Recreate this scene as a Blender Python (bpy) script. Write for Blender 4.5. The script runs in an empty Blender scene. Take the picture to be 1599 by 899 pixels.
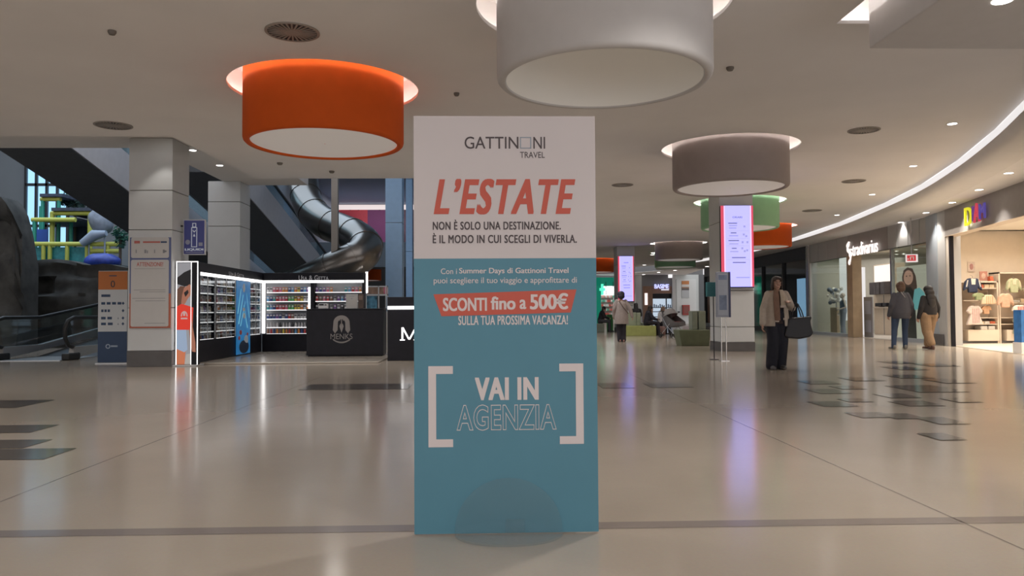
import bpy, bmesh, math, random
from mathutils import Vector, Matrix, Euler
random.seed(7)
S = bpy.context.scene
COL = S.collection
pi = math.pi
FOC = 1200.0
CAMZ = 1.05
# ------------------------------------------------------------------ camera
cam_d = bpy.data.cameras.new('camera')
cam_d.sensor_width = 36.0
cam_d.lens = FOC / 1599 * 36
cam_d.clip_end = 300
cam = bpy.data.objects.new('camera', cam_d)
COL.objects.link(cam)
YAW = math.radians(-1.67)
PITCH = math.atan((486 - 449.5) / FOC)
R = (Matrix.Rotation(YAW, 4, 'Z') @ Matrix.Rotation(pi / 2 + PITCH, 4, 'X') @ Matrix.Rotation(-0.006, 4, 'Z'))
cam.matrix_world = Matrix.Translation((0, 0, CAMZ)) @ R
S.camera = cam
# ------------------------------------------------------------------ colour management, world
S.view_settings.view_transform = 'Standard'
S.view_settings.look = 'None'
S.view_settings.gamma = 1.0
S.view_settings.use_curve_mapping = False
S.view_settings.exposure = 0.0
W = bpy.data.worlds.new('world')
S.world = W
W.use_nodes = True
bg = W.node_tree.nodes['Background']
bg.inputs[0].default_value = (1.0, 0.97, 0.98, 1)
bg.inputs[1].default_value = 1.35
try:
    S.cycles.use_denoising = True
    S.cycles.max_bounces = 8
    S.cycles.transparent_max_bounces = 12
    S.cycles.sample_clamp_indirect = 4
    S.cycles.caustics_reflective = False
    S.cycles.caustics_refractive = False
except Exception:
    pass

def area(name, loc, rot, size, power, color=(1, 1, 1), spread=180):
    l = bpy.data.lights.new(name, 'AREA')
    l.shape = 'RECTANGLE'
    l.size, l.size_y = size
    l.energy = power
    l.color = color
    l.spread = math.radians(spread)
    o = bpy.data.objects.new(name, l)
    o.location = loc
    o.rotation_euler = rot
    COL.objects.link(o)
    return o

def spot(name, loc, power, color=(1, .93, .84), angle=100, blend=.6, size=.06):
    l = bpy.data.lights.new(name, 'SPOT')
    l.energy = power
    l.color = color
    l.spot_size = math.radians(angle)
    l.spot_blend = blend
    l.shadow_soft_size = size
    o = bpy.data.objects.new(name, l)
    o.location = loc
    COL.objects.link(o)
    return o

# daylight falling through the skylight of the play atrium, and the shops' own lighting
area('skylight_daylight', (-14, 28, 11.5), (0, 0, 0), (16, 12), 1700, (.66, .82, 1))
area('gallery_lighting', (-6.5, 53.0, 8.85), (0, 0, 0), (7, 4), 210, (1, .92, .95))
area('gallery_front_daylight', (-6.5, 44.0, 11.6), (math.radians(35), 0, 0), (8, 5), 500, (.7, .84, 1))
area('kids_shop_lighting', (14.6, 17.6, 3.25), (0, 0, 0), (4.6, 9.5), 640, (1, .89, .76), 125)
area('fashion_shop_lighting', (16.0, 29.0, 3.3), (0, 0, 0), (4, 8), 260, (1, .93, .86), 135)
area('pharmacy_lighting', (9.2, 61.2, 3.2), (0, 0, 0), (3, 1.4), 110, (.95, 1, 1), 140)

# ------------------------------------------------------------------ pixel -> place helpers (frame 1599 x 899)
CAM = Vector((0, 0, CAMZ))
R3 = R.to_3x3()
FWD = Vector((-math.sin(YAW), math.cos(YAW), 0))
def ray(px, py):
    return R3 @ Vector(((px - 799.5) / FOC, -(py - 449.5) / FOC, -1))
def zp(px, py, z=0.0):
    d = ray(px, py)
    return CAM + d * ((z - CAMZ) / d.z)
def dp(px, py, dist):
    d = ray(px, py)
    return CAM + d * (dist / d.dot(FWD))
def yp(px, py, Y):
    d = ray(px, py)
    return CAM + d * (Y / d.y)
def pp(px, py, A, B):
    """point on the vertical plane through A and B (xy)"""
    n = Vector((-(B[1] - A[1]), B[0] - A[0], 0))
    d = ray(px, py)
    return CAM + d * ((Vector((A[0], A[1], 0)) - Vector((0, 0, 0))).dot(n) / d.dot(n))

# ------------------------------------------------------------------ materials
MATS = {}
def srgb(c):
    c = c / 255.0
    return c / 12.92 if c <= .04045 else ((c + .055) / 1.055) ** 2.4
def rgb(r, g, b):
    return (srgb(r), srgb(g), srgb(b))
def mat(name, col, rough=.5, metal=0.0, spec=.5, emit=None, es=0.0, var=0.0, vscale=6.0, bump=0.0, alpha=1.0):
    if name in MATS:
        return MATS[name]
    m = bpy.data.materials.new(name)
    m.use_nodes = True
    nt = m.node_tree
    b = nt.nodes['Principled BSDF']
    b.inputs['Base Color'].default_value = (*col, 1)
    b.inputs['Roughness'].default_value = rough
    b.inputs['Metallic'].default_value = metal
    b.inputs['Specular IOR Level'].default_value = spec
    if emit:
        b.inputs['Emission Color'].default_value = (*emit, 1)
        b.inputs['Emission Strength'].default_value = es
    if var or bump:
        tc = nt.nodes.new('ShaderNodeTexCoord')
        n = nt.nodes.new('ShaderNodeTexNoise')
        n.inputs['Scale'].default_value = vscale
        n.inputs['Detail'].default_value = 4
        nt.links.new(tc.outputs['Object'], n.inputs['Vector'])
        if var:
            r = nt.nodes.new('ShaderNodeValToRGB')
            r.color_ramp.elements[0].position = .3
            r.color_ramp.elements[1].position = .7
            r.color_ramp.elements[0].color = (*[c * (1 - var) for c in col], 1)
            r.color_ramp.elements[1].color = (*[min(1, c * (1 + var)) for c in col], 1)
            nt.links.new(n.outputs['Fac'], r.inputs['Fac'])
            nt.links.new(r.outputs['Color'], b.inputs['Base Color'])
        if bump:
            bp = nt.nodes.new('ShaderNodeBump')
            bp.inputs['Strength'].default_value = bump
            nt.links.new(n.outputs['Fac'], bp.inputs['Height'])
            nt.links.new(bp.outputs['Normal'], b.inputs['Normal'])
    MATS[name] = m
    return m
def glow(name, col, strength):
    """something that gives off light: lamp, screen, backlit sign"""
    if name in MATS:
        return MATS[name]
    m = bpy.data.materials.new(name)
    m.use_nodes = True
    b = m.node_tree.nodes['Principled BSDF']
    b.inputs['Base Color'].default_value = (*[min(c, .8) * .25 for c in col], 1)
    b.inputs['Specular IOR Level'].default_value = .2
    b.inputs['Emission Color'].default_value = (*col, 1)
    b.inputs['Emission Strength'].default_value = strength
    b.inputs['Roughness'].default_value = .5
    MATS[name] = m
    return m
def glass(name, tint=(.9, .95, .95), clear=.88, rough=.02):
    if name in MATS:
        return MATS[name]
    m = bpy.data.materials.new(name)
    m.use_nodes = True
    nt = m.node_tree
    nt.nodes.remove(nt.nodes['Principled BSDF'])
    out = nt.nodes['Material Output']
    t = nt.nodes.new('ShaderNodeBsdfTransparent')
    t.inputs[0].default_value = (*tint, 1)
    g = nt.nodes.new('ShaderNodeBsdfGlossy')
    g.inputs['Roughness'].default_value = rough
    g.inputs['Color'].default_value = (.9, .95, 1, 1)
    fr = nt.nodes.new('ShaderNodeLayerWeight')
    fr.inputs['Blend'].default_value = .5
    pw = nt.nodes.new('ShaderNodeMath')
    pw.operation = 'POWER'
    pw.inputs[1].default_value = 4.0
    nt.links.new(fr.outputs['Facing'], pw.inputs[0])
    mul = nt.nodes.new('ShaderNodeMath')
    mul.operation = 'MULTIPLY_ADD'
    mul.inputs[1].default_value = .45
    mul.inputs[2].default_value = max(.02, 1 - clear - .04)
    mul.use_clamp = True
    mx = nt.nodes.new('ShaderNodeMixShader')
    nt.links.new(pw.outputs[0], mul.inputs[0])
    nt.links.new(mul.outputs[0], mx.inputs[0])
    nt.links.new(t.outputs[0], mx.inputs[1])
    nt.links.new(g.outputs[0], mx.inputs[2])
    nt.links.new(mx.outputs[0], out.inputs['Surface'])
    MATS[name] = m
    return m

# ------------------------------------------------------------------ mesh builder
class MB:
    def __init__(s):
        s.v, s.f, s.m = [], [], []
    def add(s, verts, faces, mi=0, M=None):
        o = len(s.v)
        for p in verts:
            p = Vector(p)
            s.v.append(M @ p if M is not None else p)
        for f in faces:
            s.f.append([i + o for i in f])
            s.m.append(mi)
        return s
    def box(s, lo, hi, mi=0, M=None):
        x0, y0, z0 = lo
        x1, y1, z1 = hi
        return s.add([(x0, y0, z0), (x1, y0, z0), (x1, y1, z0), (x0, y1, z0), (x0, y0, z1), (x1, y0, z1), (x1, y1, z1), (x0, y1, z1)],
                     [(0, 3, 2, 1), (4, 5, 6, 7), (0, 1, 5, 4), (1, 2, 6, 5), (2, 3, 7, 6), (3, 0, 4, 7)], mi, M)
    def cbox(s, c, sz, mi=0, M=None):
        return s.box([c[i] - sz[i] / 2 for i in range(3)], [c[i] + sz[i] / 2 for i in range(3)], mi, M)
    def tube(s, path, rad, n=10, mi=0, cap=True, squash=None, M=None):
        """sweep of circles along a path; squash=(sx,sy) flattens in local frame"""
        path = [Vector(p) for p in path]
        if not hasattr(rad, '__len__'):
            rad = [rad] * len(path)
        o = len(s.v)
        up = Vector((0, 0, 1))
        prev = None
        vs = []
        for i, p in enumerate(path):
            t = (path[min(i + 1, len(path) - 1)] - path[max(i - 1, 0)])
            if t.length < 1e-9:
                t = Vector((0, 0, 1))
            t.normalize()
            if prev is None:
                a = t.cross(up)
                if a.length < .15:
                    a = Vector((1, 0, 0)) - t * t.x
                a.normalize()
            else:
                a = prev - t * prev.dot(t)
                a.normalize()
            prev = a
            b = t.cross(a)
            for k in range(n):
                an = 2 * pi * k / n
                sx, sy = squash or (1, 1)
                vs.append(p + a * (math.cos(an) * rad[i] * sx) + b * (math.sin(an) * rad[i] * sy))
        fs = []
        for i in range(len(path) - 1):
            for k in range(n):
                fs.append((i * n + k, i * n + (k + 1) % n, (i + 1) * n + (k + 1) % n, (i + 1) * n + k))
        if cap:
            fs.append(tuple(reversed(range(n))))
            fs.append(tuple((len(path) - 1) * n + k for k in range(n)))
        return s.add(vs, fs, mi, M)
    def cyl(s, a, b, r, r2=None, n=16, mi=0, M=None):
        return s.tube([a, b], [r, r if r2 is None else r2], n, mi, True, None, M)
    def lathe(s, prof, n=32, c=(0, 0, 0), mi=0, M=None, closed=False):
        vs, fs = [], []
        for (r, z) in prof:
            for k in range(n):
                a = 2 * pi * k / n
                vs.append((c[0] + r * math.cos(a), c[1] + r * math.sin(a), c[2] + z))
        L = len(prof)
        for i in range(L if closed else L - 1):
            j = (i + 1) % L
            for k in range(n):
                fs.append((i * n + k, i * n + (k + 1) % n, j * n + (k + 1) % n, j * n + k))
        return s.add(vs, fs, mi, M)
    def torus(s, c, r, r2, n=64, k=6, mi=0, M=None):
        return s.lathe([(r + r2 * math.cos(2 * pi * i / k), r2 * math.sin(2 * pi * i / k)) for i in range(k)], n, c, mi, M, True)
    def ball(s, c, rad, nu=14, nv=9, mi=0, M=None):
        vs, fs = [], []
        for j in range(nv + 1):
            th = pi * j / nv
            for i in range(nu):
                ph = 2 * pi * i / nu
                vs.append((c[0] + rad[0] * math.sin(th) * math.cos(ph), c[1] + rad[1] * math.sin(th) * math.sin(ph), c[2] + rad[2] * math.cos(th)))
        for j in range(nv):
            for i in range(nu):
                fs.append((j * nu + i, (j + 1) * nu + i, (j + 1) * nu + (i + 1) % nu, j * nu + (i + 1) % nu))
        return s.add(vs, fs, mi, M)
    def prism(s, poly, z0, z1, mi=0, M=None):
        """polygon in xy pulled from z0 to z1"""
        n = len(poly)
        vs = [(p[0], p[1], z0) for p in poly] + [(p[0], p[1], z1) for p in poly]
        fs = [tuple(reversed(range(n))), tuple(range(n, 2 * n))] + [(i, (i + 1) % n, n + (i + 1) % n, n + i) for i in range(n)]
        return s.add(vs, fs, mi, M)
    def fprism(s, poly, y0, y1, mi=0, M=None):
        """polygon in xz pulled from y0 (front) to y1"""
        n = len(poly)
        vs = [(p[0], y0, p[1]) for p in poly] + [(p[0], y1, p[1]) for p in poly]
        fs = [tuple(range(n)), tuple(reversed(range(n, 2 * n)))] + [(i, n + i, n + (i + 1) % n, (i + 1) % n) for i in range(n)]
        return s.add(vs, fs, mi, M)
    def quad(s, a, b, c, d, mi=0, M=None):
        return s.add([a, b, c, d], [(0, 1, 2, 3)], mi, M)
    def mesh(s, name, mats, smooth=False):
        me = bpy.data.meshes.new(name)
        me.from_pydata([tuple(p) for p in s.v], [], s.f)
        if not isinstance(mats, (list, tuple)):
            mats = [mats]
        for m in mats:
            me.materials.append(m)
        for p, mi in zip(me.polygons, s.m):
            p.material_index = min(mi, len(mats) - 1)
        bm = bmesh.new()
        bm.from_mesh(me)
        bmesh.ops.remove_doubles(bm, verts=bm.verts, dist=1e-5)
        bmesh.ops.recalc_face_normals(bm, faces=bm.faces)
        bm.to_mesh(me)
        bm.free()
        if smooth:
            for p in me.polygons:
                p.use_smooth = True
            try:
                me.set_sharp_from_angle(angle=math.radians(smooth if smooth > 1 else 42))
            except Exception:
                pass
        return me
def link(name, me, parent=None):
    o = bpy.data.objects.new(name, me)
    COL.objects.link(o)
    if parent is not None:
        o.parent = parent
    return o
def obj(name, mb, mats, parent=None, smooth=False, bevel=0.0, label=None):
    o = link(name, mb.mesh(name, mats, smooth), parent)
    if bevel:
        b = o.modifiers.new('edge', 'BEVEL')
        b.width = bevel
        b.segments = 2
        b.limit_method = 'ANGLE'
    if label:
        o['label'] = label
    return o
def tag(o, label, cat, group=None, kind=None):
    o['label'] = label
    o['category'] = cat
    if group:
        o['group'] = group
    if kind:
        o['kind'] = kind
    return o
def struct(o, label=None):
    o['kind'] = 'structure'
    if label:
        o['label'] = label
    return o
def thing(name, label, cat, loc=(0, 0, 0), rz=0.0, group=None):
    o = bpy.data.objects.new(name, None)
    o.empty_display_size = .1
    COL.objects.link(o)
    o.location = loc
    o.rotation_euler = (0, 0, rz)
    tag(o, label, cat, group)
    return o
def dup(root, loc, rz=None, label=None, group=None):
    r = root.copy()
    COL.objects.link(r)
    r.location = loc
    if rz is not None:
        r.rotation_euler = (0, 0, rz)
    if label:
        r['label'] = label
    if group:
        r['group'] = group
    for ch in list(root.children):
        c = ch.copy()
        COL.objects.link(c)
        c.parent = r
        for g in list(ch.children):
            d = g.copy()
            COL.objects.link(d)
            d.parent = c
    return r
# ------------------------------------------------------------------ lettering
DG = None
def text_mesh(txt, ext=.001, bold=0.0, outline=0.0, spacing=1.0, smallcaps=None):
    cu = bpy.data.curves.new('lettering', 'FONT')
    cu.body = txt
    cu.size = 1.0
    cu.space_character = spacing
    cu.resolution_u = 4
    if outline:
        cu.fill_mode = 'NONE'
        cu.bevel_depth = outline
        cu.bevel_resolution = 1
        cu.offset = .022
    else:
        cu.extrude = ext
    if smallcaps:
        cu.small_caps_scale = smallcaps
        for i, ch in enumerate(txt):
            if ch.islower():
                cu.body_format[i].use_small_caps = True
    o = bpy.data.objects.new('lettering', cu)
    COL.objects.link(o)
    bpy.context.view_layer.update()
    dg = bpy.context.evaluated_depsgraph_get()
    me = bpy.data.meshes.new_from_object(o.evaluated_get(dg))
    bpy.data.objects.remove(o)
    bpy.data.curves.remove(cu)
    return me
def lettering(name, txt, x0, x1, z0, z1, y, m, parent, bold=0.0, shear=0.0, depth=.002, outline=0.0, spacing=1.0, smallcaps=None, M=None, cap=None):
    """text scaled to fill the box x0..x1, z0..z1 on a board whose front is at y (facing -y)"""
    me = text_mesh(txt, .02, bold, outline, spacing, smallcaps)
    if bold:                       # heavier strokes: the same glyphs laid over each other with small shifts
        vs0 = [v.co.copy() for v in me.vertices]
        fs0 = [list(p.vertices) for p in me.polygons]
        vs, fs = [], []
        for j, (dx, dy) in enumerate([(-bold, -bold * .4), (-bold, bold * .4), (bold, -bold * .4), (bold, bold * .4), (0, -bold * .4), (0, bold * .4)]):
            o = len(vs)
            vs += [(c.x + dx, c.y + dy, c.z + .0004 * j) for c in vs0]
            fs += [[i + o for i in f] for f in fs0]
        me = bpy.data.meshes.new('lettering')
        me.from_pydata(vs, [], fs)
    xs = [v.co.x for v in me.vertices]
    ys = [v.co.y for v in me.vertices]
    zs = [v.co.z for v in me.vertices]
    ax, bx, ay, by, az, bz = min(xs), max(xs), min(ys), max(ys), min(zs), max(zs)
    for v in me.vertices:
        u = (v.co.x - ax) / (bx - ax)
        w = (v.co.y - ay) / (by - ay)
        t = (v.co.z - az) / max(1e-6, bz - az)
        sw = (x1 - x0) - abs(shear) * (z1 - z0)
        v.co = (x0 + u * sw + shear * w * (z1 - z0), y - t * depth, z0 + w * (z1 - z0))
        if M is not None:
            v.co = M @ v.co
    me.materials.clear()
    me.materials.append(m)
    return link(name, me, parent)
def plate(name, outer, holes, z, thick, m):
    """flat slab with its underside at z, outline and holes given as xy lists"""
    cu = bpy.data.curves.new(name, 'CURVE')
    cu.dimensions = '2D'
    cu.fill_mode = 'BOTH'
    cu.extrude = thick / 2
    for poly in [outer] + holes:
        sp = cu.splines.new('POLY')
        sp.points.add(len(poly) - 1)
        for p, q in zip(sp.points, poly):
            p.co = (q[0], q[1], 0, 1)
        sp.use_cyclic_u = True
    o = bpy.data.objects.new(name, cu)
    COL.objects.link(o)
    bpy.context.view_layer.update()
    me = bpy.data.meshes.new_from_object(o.evaluated_get(bpy.context.evaluated_depsgraph_get()))
    bpy.data.objects.remove(o)
    for v in me.vertices:
        v.co.z += z + thick / 2
    me.materials.clear()
    me.materials.append(m)
    me.name = name
    return link(name, me)
# ------------------------------------------------------------------ common materials
m_ceil = mat('ceiling_plaster', (.82, .80, .79), .9, var=.03, vscale=.7)
m_white = mat('white_paint', (.75, .73, .71), .7, var=.02, vscale=3)
m_pillar = mat('pillar_panel', (.56, .575, .58), .45, var=.03, vscale=2)
m_plinth = mat('dark_plinth', (.10, .095, .095), .5, var=.1)
m_black = mat('black_laminate', (.010, .010, .015), .4, spec=.22, var=.15)
m_darkmetal = mat('dark_metal', (.05, .05, .055), .4, .6)
m_chrome = mat('brushed_chrome', (.62, .61, .60), .22, 1.0)
m_led = glow('led_strip', (1, .97, .96), 2.6)
m_ring = glow('cove_ring_light', (1, .93, .88), 30.0)
m_down = glow('downlight_lens', (1, .95, .88), 9.0)
m_ink = mat('dark_ink', (.03, .03, .035), .6)
m_greyink = mat('grey_ink', (.25, .25, .27), .6)
m_joint = mat('panel_joint', (.18, .175, .17), .7)
ZM, ZS, ZO = 4.2, 4.55, 3.85

# ------------------------------------------------------------------ floor: polished stone with joints and dark inlays
def floor_material():
    m = bpy.data.materials.new('polished_stone')
    m.use_nodes = True
    nt = m.node_tree
    b = nt.nodes['Principled BSDF']
    tc = nt.nodes.new('ShaderNodeTexCoord')
    n1 = nt.nodes.new('ShaderNodeTexNoise')
    n1.inputs['Scale'].default_value = .6
    n1.inputs['Detail'].default_value = 6
    n2 = nt.nodes.new('ShaderNodeTexNoise')
    n2.inputs['Scale'].default_value = 60
    r = nt.nodes.new('ShaderNodeValToRGB')
    r.color_ramp.elements[0].position = .3
    r.color_ramp.elements[1].position = .7
    r.color_ramp.elements[0].color = (.36, .31, .255, 1)
    r.color_ramp.elements[1].color = (.42, .365, .305, 1)
    mx = nt.nodes.new('ShaderNodeMixRGB')
    mx.blend_type = 'MULTIPLY'
    mx.inputs[0].default_value = .12
    nt.links.new(tc.outputs['Object'], n1.inputs['Vector'])
    nt.links.new(tc.outputs['Object'], n2.inputs['Vector'])
    nt.links.new(n1.outputs['Fac'], r.inputs['Fac'])
    nt.links.new(r.outputs['Color'], mx.inputs[1])
    nt.links.new(n2.outputs['Color'], mx.inputs[2])
    nt.links.new(mx.outputs[0], b.inputs['Base Color'])
    b.inputs['Roughness'].default_value = .15
    b.inputs['Specular IOR Level'].default_value = .5
    return m
m_floor = floor_material()
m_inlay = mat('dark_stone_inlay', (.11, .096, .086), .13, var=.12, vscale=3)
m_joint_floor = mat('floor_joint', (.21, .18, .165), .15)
fl = MB()
fl.prism([(-34, -8), (9.5, -8), (9.8, 2), (12.5, 8), (30, 9), (30, 72), (-34, 72)], -.02, 0, 0)
e = .0012
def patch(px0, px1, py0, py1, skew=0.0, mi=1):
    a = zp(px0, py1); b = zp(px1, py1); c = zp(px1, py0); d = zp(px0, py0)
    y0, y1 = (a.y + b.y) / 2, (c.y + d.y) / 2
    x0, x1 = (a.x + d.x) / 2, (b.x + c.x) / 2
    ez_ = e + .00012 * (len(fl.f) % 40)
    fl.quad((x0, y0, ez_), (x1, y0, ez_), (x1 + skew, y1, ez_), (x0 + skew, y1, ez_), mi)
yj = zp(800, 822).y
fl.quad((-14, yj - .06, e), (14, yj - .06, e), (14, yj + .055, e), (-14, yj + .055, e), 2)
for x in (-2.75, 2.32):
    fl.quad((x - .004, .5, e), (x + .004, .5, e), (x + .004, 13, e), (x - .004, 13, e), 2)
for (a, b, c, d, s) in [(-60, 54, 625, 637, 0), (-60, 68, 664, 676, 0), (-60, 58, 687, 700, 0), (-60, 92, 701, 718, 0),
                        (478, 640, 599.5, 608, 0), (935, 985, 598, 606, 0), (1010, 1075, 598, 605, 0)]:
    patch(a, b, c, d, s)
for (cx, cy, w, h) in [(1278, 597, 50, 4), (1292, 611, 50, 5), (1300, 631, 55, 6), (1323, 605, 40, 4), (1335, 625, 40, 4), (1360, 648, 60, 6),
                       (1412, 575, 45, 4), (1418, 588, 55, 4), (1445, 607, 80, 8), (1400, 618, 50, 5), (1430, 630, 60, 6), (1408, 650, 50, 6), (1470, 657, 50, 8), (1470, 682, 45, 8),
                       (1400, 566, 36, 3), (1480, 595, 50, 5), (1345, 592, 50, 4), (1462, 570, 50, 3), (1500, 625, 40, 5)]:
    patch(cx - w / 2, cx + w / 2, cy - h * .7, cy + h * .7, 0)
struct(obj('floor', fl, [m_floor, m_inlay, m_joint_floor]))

# ------------------------------------------------------------------ ceiling outlines
def circ(c, r, n=56):
    return [(c[0] + r * math.cos(2 * pi * k / n), c[1] + r * math.sin(2 * pi * k / n)) for k in range(n)]
RH, RD, DROP = 1.31, 1.10, .80
lamp_specs = [  # pixel of hole centre, forward distance
    ('orange', 507, 10.76), ('white', 946, 7.85), ('taupe', 1143, 14.9), ('green', 1157, 22.3), ('orange', 1190, 29.0),
    ('taupe', 1061, 36.0), ('green', 1055, 42.0), ('orange', 931, 47.0)]
lamp_xy = []
for (k, px, d) in lamp_specs:
    p = dp(px, 480, d)
    lamp_xy.append((p.x, p.y))
RECT = (zp(1306, 37, ZM).x, 4.8, 6.3, zp(1306, 37, ZM).y)       # x0,y0,x1,y1 of the slot for the box lamp
arc_px = [(1599, 156), (1553, 202), (1495, 250), (1438, 288), (1380, 317), (1310, 347), (1240, 371), (1170, 390), (1100, 403.5), (1023, 414.5)]
arc = [zp(a, b, ZM) for a, b in arc_px]
arc = [(p.x, p.y) for p in arc]
p0, p1 = arc[0], arc[1]
pre = [(p0[0] - .75 * (p1[0] - p0[0]), p0[1] - .75 * (p1[1] - p0[1])), (6.75, 8.3), (6.6, 6.5), (6.6, 1.0), (6.6, -8.0)]
arcfull = list(reversed(pre)) + arc
arcfull[-1] = (arcfull[-1][0], min(arcfull[-1][1], 55.5))
A0 = zp(0, 213, ZM); A1 = zp(267, 212, ZM); A2 = zp(398, 278, ZM); A3 = zp(700, 279, ZM)
yA = (A0.y + A1.y) / 2
yB = (A2.y + A3.y) / 2
ell = (1.2, 31.5, 2.7, 4.4)
main = [(-34, -8)] + arcfull + [(arcfull[-1][0] - 3.5, 58.5), (3.0, 60.5), (-3.0, 60.5), (A3.x, 40), (A3.x, yB), (A2.x, yB), (A1.x, yA), (-34, yA)]
holes = [circ(c, RH) for c in lamp_xy]
holes.append([(RECT[0], RECT[1]), (RECT[2], RECT[1]), (RECT[2], RECT[3]), (RECT[0], RECT[3])])

holes.append([(ell[0] + ell[2] * math.cos(2 * pi * k / 48), ell[1] + ell[3] * math.sin(2 * pi * k / 48)) for k in range(48)])
struct(plate('ceiling', main, holes, ZM, .04, m_ceil), 'plastered mall ceiling with round openings for the drum lamps')
# oval recess behind the advertising board
rc = MB()
n = 48
ring0 = [(ell[0] + ell[2] * math.cos(2 * pi * k / n), ell[1] + ell[3] * math.sin(2 * pi * k / n)) for k in range(n)]
vs = [(x, y, ZM) for x, y in ring0] + [(x, y, ZM + .35) for x, y in ring0]
rc.add(vs, [(k, (k + 1) % n, n + (k + 1) % n, n + k) for k in range(n)] + [tuple(range(n, 2 * n))])
struct(obj('ceiling_recess', rc, m_ceil))
# luminous curved fascia, rounded grey cove and the lower outer ceiling
m_band = glow('cove_band_light', (1, .96, .95), .8)
fa = MB()
prof = [(0, ZM), (0, ZM - .15)]
cv = [(0, ZM - .15), (.02, ZM - .2), (.07, ZM - .27), (.18, ZM - .32), (.45, ZM - .345), (.7, ZO)]
def offset_curve(c, o):
    out = []
    for i, p in enumerate(c):
        a, b = c[max(i - 1, 0)], c[min(i + 1, len(c) - 1)]
        t = Vector((b[0] - a[0], b[1] - a[1])).normalized()
        out.append((p[0] + t.y * o, p[1] - t.x * o))
    return out
def catmull(c, k=6):
    out = []
    for i in range(len(c) - 1):
        a, b, d, f = (Vector(c[max(i - 1, 0)]), Vector(c[i]), Vector(c[i + 1]), Vector(c[min(i + 2, len(c) - 1)]))
        for j in range(k):
            t = j / k
            out.append(tuple(.5 * ((2 * b) + (d - a) * t + (2 * a - 5 * b + 4 * d - f) * t * t + (3 * b - a - 3 * d + f) * t ** 3)))
    out.append(tuple(c[-1]))
    return out
arcs = catmull(arcfull, 5)
def sweep(mb, prof, mi=0):
    rows = [[(x, y, z) for x, y in offset_curve(arcs, o)] for o, z in prof]
    L = len(arcs)
    vs = [p for r in rows for p in r]
    fs = [(i * L + k, i * L + k + 1, (i + 1) * L + k + 1, (i + 1) * L + k) for i in range(len(prof) - 1) for k in range(L - 1)]
    mb.add(vs, fs, mi)
sweep(fa, prof)
struct(obj('trim_light_cove', fa, m_band), 'white luminous band curving along the ceiling edge')
cb = MB()
sweep(cb, cv)
struct(obj('ceiling_cove', cb, m_white, smooth=60))
# shopfront line on the right
FC2 = (12.2, -8.0); FC = dp(1599, 480, 17.0); FB = dp(1449, 480, 23.3); FA = dp(1265, 480, 33.5); FZ = dp(1100, 480, 52.0)
inner = offset_curve(arcs, .7)
outer = [(9.5, -8.0), (9.8, 2.0), (11.8, 9.0), (FC.x, FC.y), (FB.x, FB.y), (FA.x, FA.y), (FZ.x, FZ.y), (FZ.x + 1, 60.6), (-3, 60.6)]
struct(plate('ceiling_outer', inner + [(inner[-1][0] - 3, 59.2), (3.0, 60.2), (-3.0, 60.2)] + list(reversed(outer)), [], ZO, .04, m_ceil), 'lower ceiling strip with downlights above the shopfronts')
# high soffit on the left by the pillars, cut back along the edge of the play atrium
E1 = zp(200, 231, ZS); E2 = zp(292, 256, ZS); E3 = zp(318, 268, ZS)
soff = [(-34, yA - 1.2), (A1.x + .3, yA - 1.2), (A2.x + .5, yB + .2), (A2.x + .5, 21.2), (E3.x, 21.2), (E3.x, E3.y), (E2.x, E3.y - .01), (E2.x, E1.y), (-34, E1.y)]
struct(plate('ceiling_soffit', soff, [], ZS, .3, m_ceil), 'raised ceiling strip beside the play atrium')
# atrium edge of the main ceiling seen at its far side is closed by a riser
rs = MB()
rs.box((-34, yA - .02, ZM + .04), (A1.x, yA, ZS))
rs.quad((A1.x, yA, ZM), (A2.x, yB, ZM), (A2.x, yB, ZS + .1), (A1.x, yA, ZS + .1))
struct(obj('ceiling_riser', rs, m_ceil))
# atrium: back walls, upper gallery, roof
m_grey = mat('grey_wall', (.17, .175, .18), .8, var=.05, vscale=.5)
m_blueg = mat('blue_grey_wall', (.30, .36, .42), .6, var=.05, vscale=.4)
w = MB(); w.box((-34.2, -8, 0), (-34, 62, 12.3)); struct(obj('wall_left', w, m_grey))
w = MB(); w.box((-34, 36.0, 0), (-11.0, 36.2, 12.3)); struct(obj('wall_atrium', w, m_grey))
w = MB(); w.box((-11, 64.2, 0), (18, 64.4, 12.3)); struct(obj('wall_back', w, m_grey))
w = MB(); w.box((-11.2, 36.0, 0), (-11.0, 64.4, 12.3)); struct(obj('wall_gallery', w, m_blueg))
w = MB(); w.box((-34, 14, 12.0), (A3.x + .2, 62, 12.2)); struct(obj('ceiling_atrium_shield', w, m_white))  # unseen roof plate added to shut world light out of the atrium
w = MB(); w.box((A3.x, yB, ZM + .04), (A3.x + .2, 62, 12.3)); struct(obj('wall_atrium_side', w, m_blueg))
# red and purple gallery wall on the upper floor, with its light band and mural
yg = 56.0
m_red = mat('red_wall', (.52, .055, .075), .6, var=.04)
m_purple = mat('purple_wall', (.17, .04, .13), .6, var=.04)
m_mural = mat('mural_wall', (.09, .05, .07), .6, var=.5, vscale=1.5)
def gx(px, Y): return yp(px, 480, Y).x
w = MB(); w.box((gx(480, yg), yg, 4.5), (gx(574, yg), yg + .2, 8.55), 0); w.box((gx(574, yg), yg, 4.5), (gx(627, yg), yg + .2, 8.55), 1); w.box((gx(627, yg), yg, 4.5), (A3.x + .1, yg + .2, 8.55), 2)
for px in (548, 561, 594, 640):
    w.cyl(yp(px, 326, yg - .01), yp(px, 326, yg + .05), .13, None, 14, 3)
struct(obj('wall_gallery_red', w, [m_red, m_purple, m_mural, m_black]), 'red and purple upper floor wall with round dark openings')
w = MB(); w.box((-11, yg - .15, 8.5), (A3.x, yg + .1, 8.85)); struct(obj('trim_gallery_light', w, glow('gallery_band', (1, .86, .84), .8)))
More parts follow.
